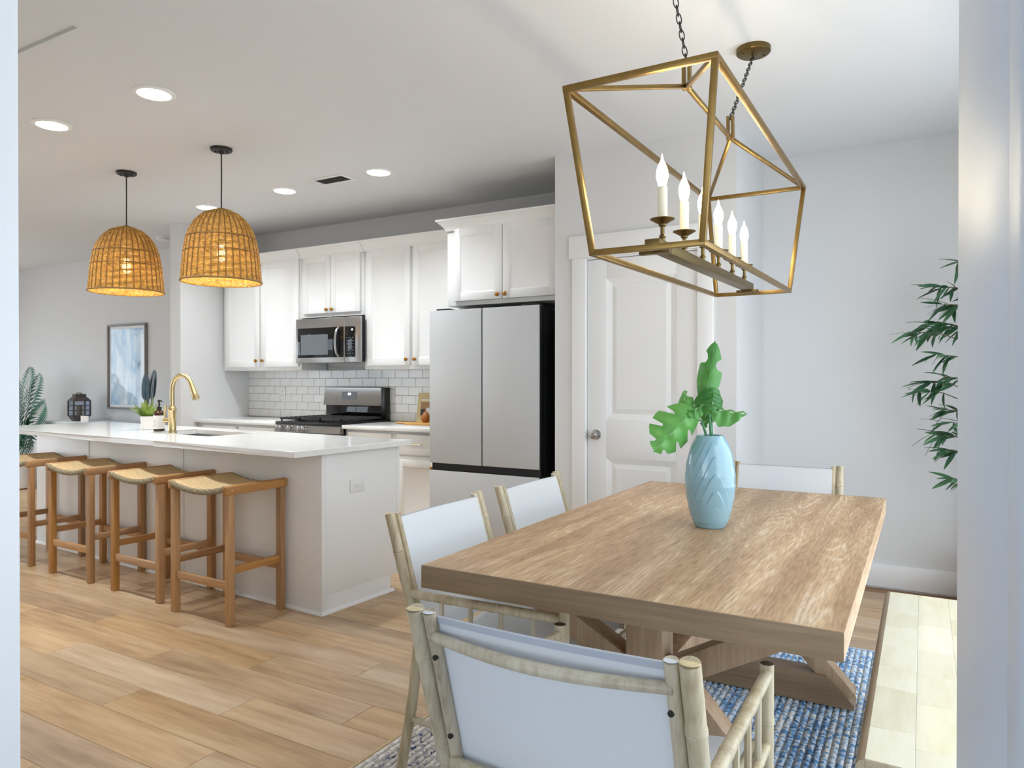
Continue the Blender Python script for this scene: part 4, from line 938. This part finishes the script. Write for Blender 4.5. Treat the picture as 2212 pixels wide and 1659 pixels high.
blade(vl(-.005, .43, .02), vl(-.12, -.95, .1), vl(-.4, .3, -.9), .085, .036, .01, 1.3).build('leaf', 'leaf', vs_, fix=False)
blade(vl(-.022, .43, -.01), vl(-.85, -.25, -.3), vl(0, .7, -.7), .085, .03, .01, .9).build('leaf', 'leaf', vs_, fix=False)

# ------------------------------------------------------------------ bamboo sling chairs
def pole(p, r, nodes=(), n=12, taper=1.0):
    """bamboo pole through points with node rings at the given fractions"""
    P = [Vector(a) for a in p]; seg = [(P[i + 1] - P[i]).length for i in range(len(P) - 1)]; tot = sum(seg)
    def at(t):
        d = t * tot
        for i, s_ in enumerate(seg):
            if d <= s_ or i == len(seg) - 1: return P[i].lerp(P[i + 1], d / s_)
            d -= s_
    acc = 0; ts = {0.0: 1.0, 1.0: 1.0}
    for s_ in seg[:-1]: acc += s_; ts[acc / tot] = 1.0
    for q in nodes:
        e = .006 / tot
        for dq, k in ((-2, 1.0), (-1, 1.07), (-.35, 1.09), (0, .99), (.35, 1.09), (1, 1.07), (2, 1.0)): ts[min(.999, max(.001, q + dq * e))] = k
    ks = sorted(ts); return MB().tube([at(t) for t in ks], [r * ts[t] for t in ks], n)
def make_chair():
    o = thing('dining_chair', '', 'chair')
    hx = .2545; lean = lambda z: -.10 * (z - .45) / .39 - (.012 * ((z - .45) / .39) ** 2)
    for s_ in (-1, 1):
        x = s_ * hx
        bend = [(-.080, 0), (-.064, .08), (-.036, .22), (-.020, .31), (-.008, .41), (.0, .49), (lean(.56) + .006, .56), (lean(.66), .66), (lean(.76), .76), (lean(.845), .845)]
        po = pole([(x, a_, z) for a_, z in bend], .0166, (.30, .56, .86) if s_ > 0 else (.36, .62, .885), 14).build('back_post', 'bamboo', o)
        top = Vector((x, lean(.845), .845)); MB().lathe([(.0165, 0), (.0150, .0012), (.0001, .0014)], 16, top).build('cut_end', 'bambooend', po)
        fp = pole([(x, .492, 0), (x, .492, .636)], .0150, (.22, .5, .80), 14).build('front_leg', 'bamboo', o)
        MB().lathe([(.0148, 0), (.0125, .001), (.0001, .001)], 16, (x, .492, .636)).build('cut_end', 'bcane', fp)
        pole([(x, lean(.61) + .012, .606), (x, .482, .612)], .0135, (.28, .66), 12).build('arm', 'bamboo', o)
        pole([(x, .012, .455), (x, .482, .455)], .0115, (.5,), 10).build('seat_rail', 'bamboo', o)
        pole([(x, -.02, .22), (x, .482, .20)], .0105, (.4, .8), 10).build('lower_rail', 'bamboo', o)
        for k in range(4): yy = .085 + k * .104; MB().tube([(x, yy, .455), (x, yy, .607)], .0072, 8).build('spindle', 'bamboo', o)
        xi = s_ * (hx - .0295)
        ipz = pole([(xi, lean(z) + .002, z) for z in (.44, .58, .72, .842)], .0122, (), 12).build('sling_post', 'bamboo', o)
        MB().lathe([(.0120, 0), (.011, .0008), (.0001, .001)], 14, (xi, lean(.842) + .002, .842)).build('cut_end', 'sling', ipz)
        for z in (.755, .59): MB().tube([(xi - s_ * .004, lean(z) - .008, z), (xi - s_ * .004, lean(z) - .0135, z)], .0052, 10).build('screw', 'screw', ipz)
        pole([(xi, .0, .452), (xi, .485, .452)], .0115, (.5,), 10).build('sling_rail', 'bamboo', o)
    xi = hx - .0295
    # bowed bar behind the sling
    bp = []
    for i in range(13):
        t = i / 12; bp.append((-xi + 2 * xi * t, lean(.795) - .006 - .030 * sin(pi * t), .797 - .004 * sin(pi * t)))
    MB().tube(bp, [.0115 - .0015 * abs(2 * i / 12 - 1) for i in range(13)], 12).build('bowed_bar', 'bamboo', o)
    pole([(-xi, lean(.54) - .012, .535), (0, lean(.54) - .03, .533), (xi, lean(.54) - .012, .535)], .0115, (.5,), 12).build('lower_bar', 'bamboo', o)
    pole([(-hx, .482, .425), (hx, .482, .425)], .0115, (.3, .7), 10).build('front_rail', 'bamboo', o)
    def bf(u, v):
        z = .462 + (.832 - .462) * v; x = (-xi + .004) + 2 * (xi - .004) * u
        return (x, lean(z) + .010 - .010 * sin(pi * u), z)
    m_ = MB().grid(bf, 16, 14); m_.grid(lambda u, v: (lambda p: (p[0], p[1] + .0035, p[2]))(bf(u, v)), 16, 14)
    m_.build('back_sling', 'sling', o, fix=False)
    hm = MB(); hm.grid(lambda u, v: (lambda p: (p[0], p[1] - .0022, p[2] + .001))(bf(u, .965 + .035 * v)), 16, 2); hm.grid(lambda u, v: (lambda p: (p[0], p[1] - .0022 + .0075 * v, p[2] + .001))(bf(u, 1.0)), 16, 1)
    hm.build('sling_hem', 'hem', o, fix=False)
    def sf(u, v): return ((-xi + .006) + 2 * (xi - .006) * u, -.005 + .48 * v, .462 - .022 * sin(pi * u))
    m_ = MB().grid(sf, 12, 10); m_.grid(lambda u, v: (lambda p: (p[0], p[1], p[2] + .004))(sf(u, v)), 12, 10); m_.build('seat_sling', 'sling', o, fix=False)
    return o
ch0 = make_chair()
chairs = [((-.5525, 1.160), 0, 'bamboo chair with white sling at the near end of the table, back to the camera'),
          ((-1.335, 2.005), -90, 'bamboo chair with white sling on the left of the table, nearer the camera'),
          ((-1.335, 2.665), -90, 'bamboo chair with white sling on the left of the table, nearer the refrigerator'),
          ((-.60, 3.685), 180, 'bamboo chair with white sling at the far end of the table, behind the vase')]
for i, (p, a, lb_) in enumerate(chairs):
    o = ch0 if i == 0 else copy_tree(ch0); o.location = (p[0], p[1], .0165); o.rotation_euler = (0, 0, radians(a)); o['label'] = lb_; o['group'] = 'bamboo dining chairs'

# ------------------------------------------------------------------ bench
bn = thing('bench', 'pale butcher-block bench with brown edge beside the dining table', 'bench', (0, 0, 0))
BX0, BX1, BY0, BY1, BZ = -.128, .262, 1.725, 3.155, .455
strips = [(-.108, -.012), (-.012, .084), (.084, .18), (.18, .262)]
for si, (a, b) in enumerate(strips):
    y = BY0 + .006 - (.11 if si % 2 else .0); 
    while y < BY1:
        ln = random.choice((.17, .21, .26)); y0 = max(BY0 + .006, y); y1 = min(BY1 - .006, y + ln)
        if y1 - y0 > .03: o = MB().box(a + .0002, b - .0002, y0 + .0002, y1 - .0002, BZ - .03, BZ, .0006, 1).build('block', 'block', bn)
        y += ln
eb = MB().prism([(BX0 + .006, BZ - .045), (BX0, BZ - .036), (BX0 + .0015, BZ - .018), (BX0 + .006, BZ - .008), (BX0 + .013, BZ - .002), (-.108, BZ), (-.108, BZ - .045)], 'Y', BY0, BY1); eb.build('edge_strip', 'benchedge', bn)
MB().box(-.108, BX1, BY0, BY0 + .0058, BZ - .045, BZ - .001, .001).build('end_strip', 'benchedge', bn); MB().box(-.108, BX1, BY1 - .0058, BY1, BZ - .045, BZ - .001, .001).build('end_strip', 'benchedge', bn)
MB().box(-.108, BX1, BY0 + .006, BY1 - .006, BZ - .045, BZ - .0302).build('underboard', 'benchedge', bn)
for x in (BX0 + .06, BX1 - .06):
    for yy in (BY0 + .14, BY1 - .14): MB().box(x - .03, x + .03, yy - .03, yy + .03, .012, BZ - .045, .004).build('leg', 'benchedge', bn)

# ------------------------------------------------------------------ braided rug
RGX0, RGX1, RGY0, RGY1 = -1.62, .70, .72, 3.745
rug = thing('braided_rug', 'blue and cream braided rag rug under the dining table', 'rug', (RGX0, RGY0, 0))
bw_ = .0245; nb_ = int((RGX1 - RGX0) / bw_); LN = RGY1 - RGY0
def braid(u, v):
    yy = LN * u; ph = yy / .026
    a = pi * v; lump = .75 + .25 * abs(sin(pi * ph)) if 0 < v < 1 else 1
    return ((-bw_ / 2 * cos(a)) * (1 if v in (0, 1) else .98), yy, .0095 * sin(a) * lump + (.001 * sin(ph * 2.3)) * sin(a))
bme = MB().grid(braid, 300, 5).mesh('braid', 'rug')
for k in range(nb_): inst('braid', bme, rug, (bw_ * (k + .5), 0, .001))
MB().box(0, nb_ * bw_, 0, LN, .0, .0025).build('backing', 'rugbind', rug)
MB().tube([(-.003, 0, .006), (-.003, LN, .006)], .007, 8).build('binding', 'rugbind', rug); MB().tube([(0, LN, .006), (nb_ * bw_, LN, .006)], .006, 8).build('binding', 'hem', rug)

# ------------------------------------------------------------------ tall bamboo plant by the right jamb
bp_ = thing('bamboo_plant', 'tall leafy green bamboo plant against the back wall at right', 'potted plant', (.36, 4.62, 0))
MB().lathe([(.13, 0), (.15, .01), (.17, .30), (.17, .32), (.155, .32), (.15, .29), (.0001, .285)], 28).build('pot', 'pot', bp_); MB().lathe([(.15, .286), (.0001, .29)], 20, close=False).build('soil', 'soil', bp_)
canes = [[(-.03, -.02, .28), (-.05, -.03, .9), (-.08, -.04, 1.5), (-.13, -.03, 2.05)], [(.04, .02, .28), (.07, .03, 1.0), (.12, .05, 1.7), (.16, .05, 2.2)], [(.0, .05, .28), (.0, .1, .9), (.03, .12, 1.5), (.02, .13, 2.1)]]
for c in canes: pole(c, .011, (.2, .4, .6, .8), 8).build('cane', 'bcane', bp_)
lf = MB(); 
def lfn(u, v):
    w = .0145 * sin(pi * min(1, u * .97 + .03)) ** .75 * (1 - .35 * u); return ((v - .5) * 2 * w, .125 * u, -.018 * u * u + .004 * abs(v - .5))
leaf_me = lf.grid(lfn, 8, 2).mesh('leaf', 'bleaf', fix=False)
sprays = [(-.30, 1.80, 9), (-.26, 1.70, 8), (-.33, 1.60, 10), (-.43, 1.55, 8), (-.24, 1.58, 10), (-.29, 1.42, 7), (-.33, 1.27, 9), (-.40, 1.22, 7), (-.26, 1.30, 6), (-.27, 1.12, 7), (-.24, 1.05, 6), (-.29, .98, 9), (-.27, .90, 7), (-.22, .74, 5), (-.20, 1.93, 4), (-.1, 1.75, 9), (.1, 1.9, 9), (.2, 1.6, 9), (.05, 1.35, 9), (.22, 1.15, 8), (.1, 2.1, 9)]
tw_ = MB()
for (x, z, n) in sprays:
    yy = random.uniform(-.08, .06); base = Vector((-.06 if x < 0 else .1, 0, z - .10)); tip = Vector((x, yy, z))
    MB().tube([base, base.lerp(tip, .6) + Vector((0, 0, .03)), tip], [.004, .003, .002], 5).build('twig', 'bcane', bp_)
    out = -1 if x < 0 else 1
    n = int(n * 1.8)
    for k in range(n):
        t = k / max(1, n - 1); p = base.lerp(tip, .60 + .40 * t) + Vector((random.uniform(-.03, .03), random.uniform(-.03, .03), .03 - .03 * t))
        az = radians(random.uniform(-75, 75)) + (pi / 2 if out < 0 else -pi / 2); pitch = radians(random.uniform(-55, 25)); s_ = random.uniform(.75, 1.15)
        inst('leaf', leaf_me, bp_, p, (pitch, random.uniform(-.9, .9), az), (s_, s_, s_))

# ------------------------------------------------------------------ living room beyond the island
pc = thing('framed_picture', 'tall framed pale blue abstract print on the living room wall', 'picture', (-8.01, YB, 1.437))
pw, ph = .372, .494; m_ = MB(); t = .022
m_.box(-pw, pw, -.035, -.002, ph - t, ph, .003); m_.box(-pw, pw, -.035, -.002, -ph, -ph + t, .003); m_.box(-pw, -pw + t, -.035, -.002, -ph + t, ph - t, .003); m_.box(pw - t, pw, -.035, -.002, -ph + t, ph - t, .003)
m_.build('frame', 'frame', pc); MB().box(-pw + t, pw - t, -.012, -.004, -ph + t, ph - t).build('mat_board', 'mat', pc); MB().box(-pw + t + .03, pw - t - .03, -.0135, -.011, -ph + t + .03, ph - t - .03).build('print', 'art', pc)
cn = thing('console_cabinet', 'low white louvred cabinet behind the island in the living room', 'cabinet', (-8.3, 4.72, 0))
MB().box(-.55, 1.36, -.22, .22, .06, .78, .004).build('body', 'console', cn); MB().box(-.58, 1.39, -.24, .235, .78, .81, .004).build('top', 'console', cn)
for k in range(4):
    a = -.53 + k * .474; d = MB().box(a, a + .455, -.235, -.22, .09, .76, .003).build('door', 'console', cn)
    for j in range(10): MB().obox((a + .2275, -.238, .14 + j * .062), (1, 0, 0), (0, .5, .86), (0, -.86, .5), .19, .028, .003).build('slat', 'console', d)
for x in (-.5, 1.3):
    for yy in (-.19, .19): MB().box(x - .025, x + .025, yy - .025, yy + .025, 0, .06).build('foot', 'console', cn)
ln_ = thing('lantern', 'weathered hexagonal candle lantern behind the island', 'lantern', (-8.48, 4.68, .811))
def hexa(r, z): return [(r * cos(pi / 3 * k), r * sin(pi / 3 * k), z) for k in range(6)]
m_ = MB(); lv = [hexa(0.0713, 0), hexa(0.1116, .055), hexa(.18, .235), hexa(0.0651, .285), hexa(.105, .305)]
m_ = MB().add(hexa(0.0713, 0) + hexa(0.1128, .055) + hexa(0.1085, .062) + hexa(0.0620, .012), [(i, (i + 1) % 6, 6 + (i + 1) % 6, 6 + i) for i in range(6)] + [(6 + i, 6 + (i + 1) % 6, 12 + (i + 1) % 6, 12 + i) for i in range(6)] + [tuple(range(6))] + [tuple(range(12, 18))]); m_.build('base', 'lantern', ln_)
m_ = MB().add(hexa(0.1141, .228) + hexa(0.1141, .238) + hexa(0.0651, .285) + hexa(0.0694, .288) + hexa(0.0694, .31), [(k * 6 + i, k * 6 + (i + 1) % 6, k * 6 + 6 + (i + 1) % 6, k * 6 + 6 + i) for k in range(4) for i in range(6)] + [tuple(range(24, 30))]); m_.build('roof', 'lantern', ln_)
for k in range(6):
    p = hexa(.110, 0)[k]; MB().box(p[0] - .006, p[0] + .006, p[1] - .006, p[1] + .006, .055, .232).build('post', 'lantern', ln_)
    a, b = hexa(.110, 0)[k], hexa(.110, 0)[(k + 1) % 6]
    for z in (.12, .175): MB().tube([(a[0], a[1], z), (b[0], b[1], z)], .0035, 6).build('wire', 'lantern', ln_)
    MB().add([(a[0] * .98, a[1] * .98, .06), (b[0] * .98, b[1] * .98, .06), (b[0] * .98, b[1] * .98, .23), (a[0] * .98, a[1] * .98, .23)], [(0, 1, 2, 3)]).build('pane', 'lglass', ln_, smooth=False, fix=False)
MB().lathe([(.032, .014), (.032, .17), (.028, .173), (.0001, .17)], 20).build('candle', 'wax', ln_)
hnd = MB().tube([(-.06, 0, .305), (-.05, 0, .318), (0, 0, .322), (.05, 0, .318), (.06, 0, .305)], .006, 6); hnd.build('handle', 'lantern', ln_)
cdm = thing('place_card', 'small white card standing before the lantern', 'card', (-8.10, 4.53, .8105)); MB().box(-.075, .075, -.004, .004, 0, .072, .001).build('card', 'label', cdm); 
# cycad in a vase beside the picture
cy = thing('teal_plant', 'spiky blue-green cycad fronds standing below the framed picture', 'potted plant', (-7.13, 4.66, .811))
MB().lathe([(.04, 0), (.05, .03), (.052, .1), (.04, .16), (.034, .17), (.036, .18)], 24).build('vase', 'pot', cy)
def frond(base, tip, bend, ln_leaf, n, mat, parent, name='frond', droop=.2, wid=.007):
    base = Vector(base); tip = Vector(tip); bend = Vector(bend); m_ = MB(); pts = []
    for i in range(n + 1):
        t = i / n; pts.append(base.lerp(tip, t) + bend * (4 * t * (1 - t)) * .5)
    m_.tube(pts, [.005 * (1 - .8 * i / n) for i in range(n + 1)], 5)
    for i in range(max(1, n // 6), n):
        d = (pts[i + 1] - pts[i]).normalized(); s = d.cross(Vector((0, -1, .2))).normalized(); L_ = ln_leaf * (sin(pi * min(1, (i / n) * .85 + .18)) ** .6)
        for k in (-1, 1):
            v = (s * k * .62 + d * .75).normalized(); e_ = pts[i] + v * L_ + Vector((0, 0, -droop * L_)); md = pts[i] + v * L_ * .5 + d * wid
            m_.add([pts[i], pts[i] + v * L_ * .5 - d * wid, e_, md], [(0, 1, 2, 3)])
    m_.build(name, mat, parent, smooth=False, fix=False)
for (x0, x1, z1, dy) in ((-.0, -.04, .50, 0), (.02, .06, .585, .03), (0, .015, .54, -.04)): frond((0, dy, .19), (x1, dy, z1), (-.03, 0, 0), .12, 26, 'teal', cy, wid=.011, droop=.05)
pm = thing('potted_palm', 'green areca palm behind the left end of the island', 'potted plant', (-9.30, 4.42, 0))
MB().lathe([(.15, 0), (.19, .02), (.21, .36), (.19, .36), (.18, .33), (.0001, .32)], 28).build('pot', 'pot', pm)
for (dx, dz, dy, bx) in ((.33, 1.36, .1, -.10), (.62, 1.02, 0, .0), (.52, .74, -.15, .25), (.10, 1.22, -.1, -.1), (-.30, 1.30, .1, 0), (.66, .62, -.28, .3), (.25, .98, -.2, .05), (-.5, 1.0, -.1, 0), (.05, 1.45, .12, .0)):
    frond((0, 0, .32), (dx, dy, dz), (bx, 0, .18), .34, 22, 'palm', pm, droop=.25, wid=.020)
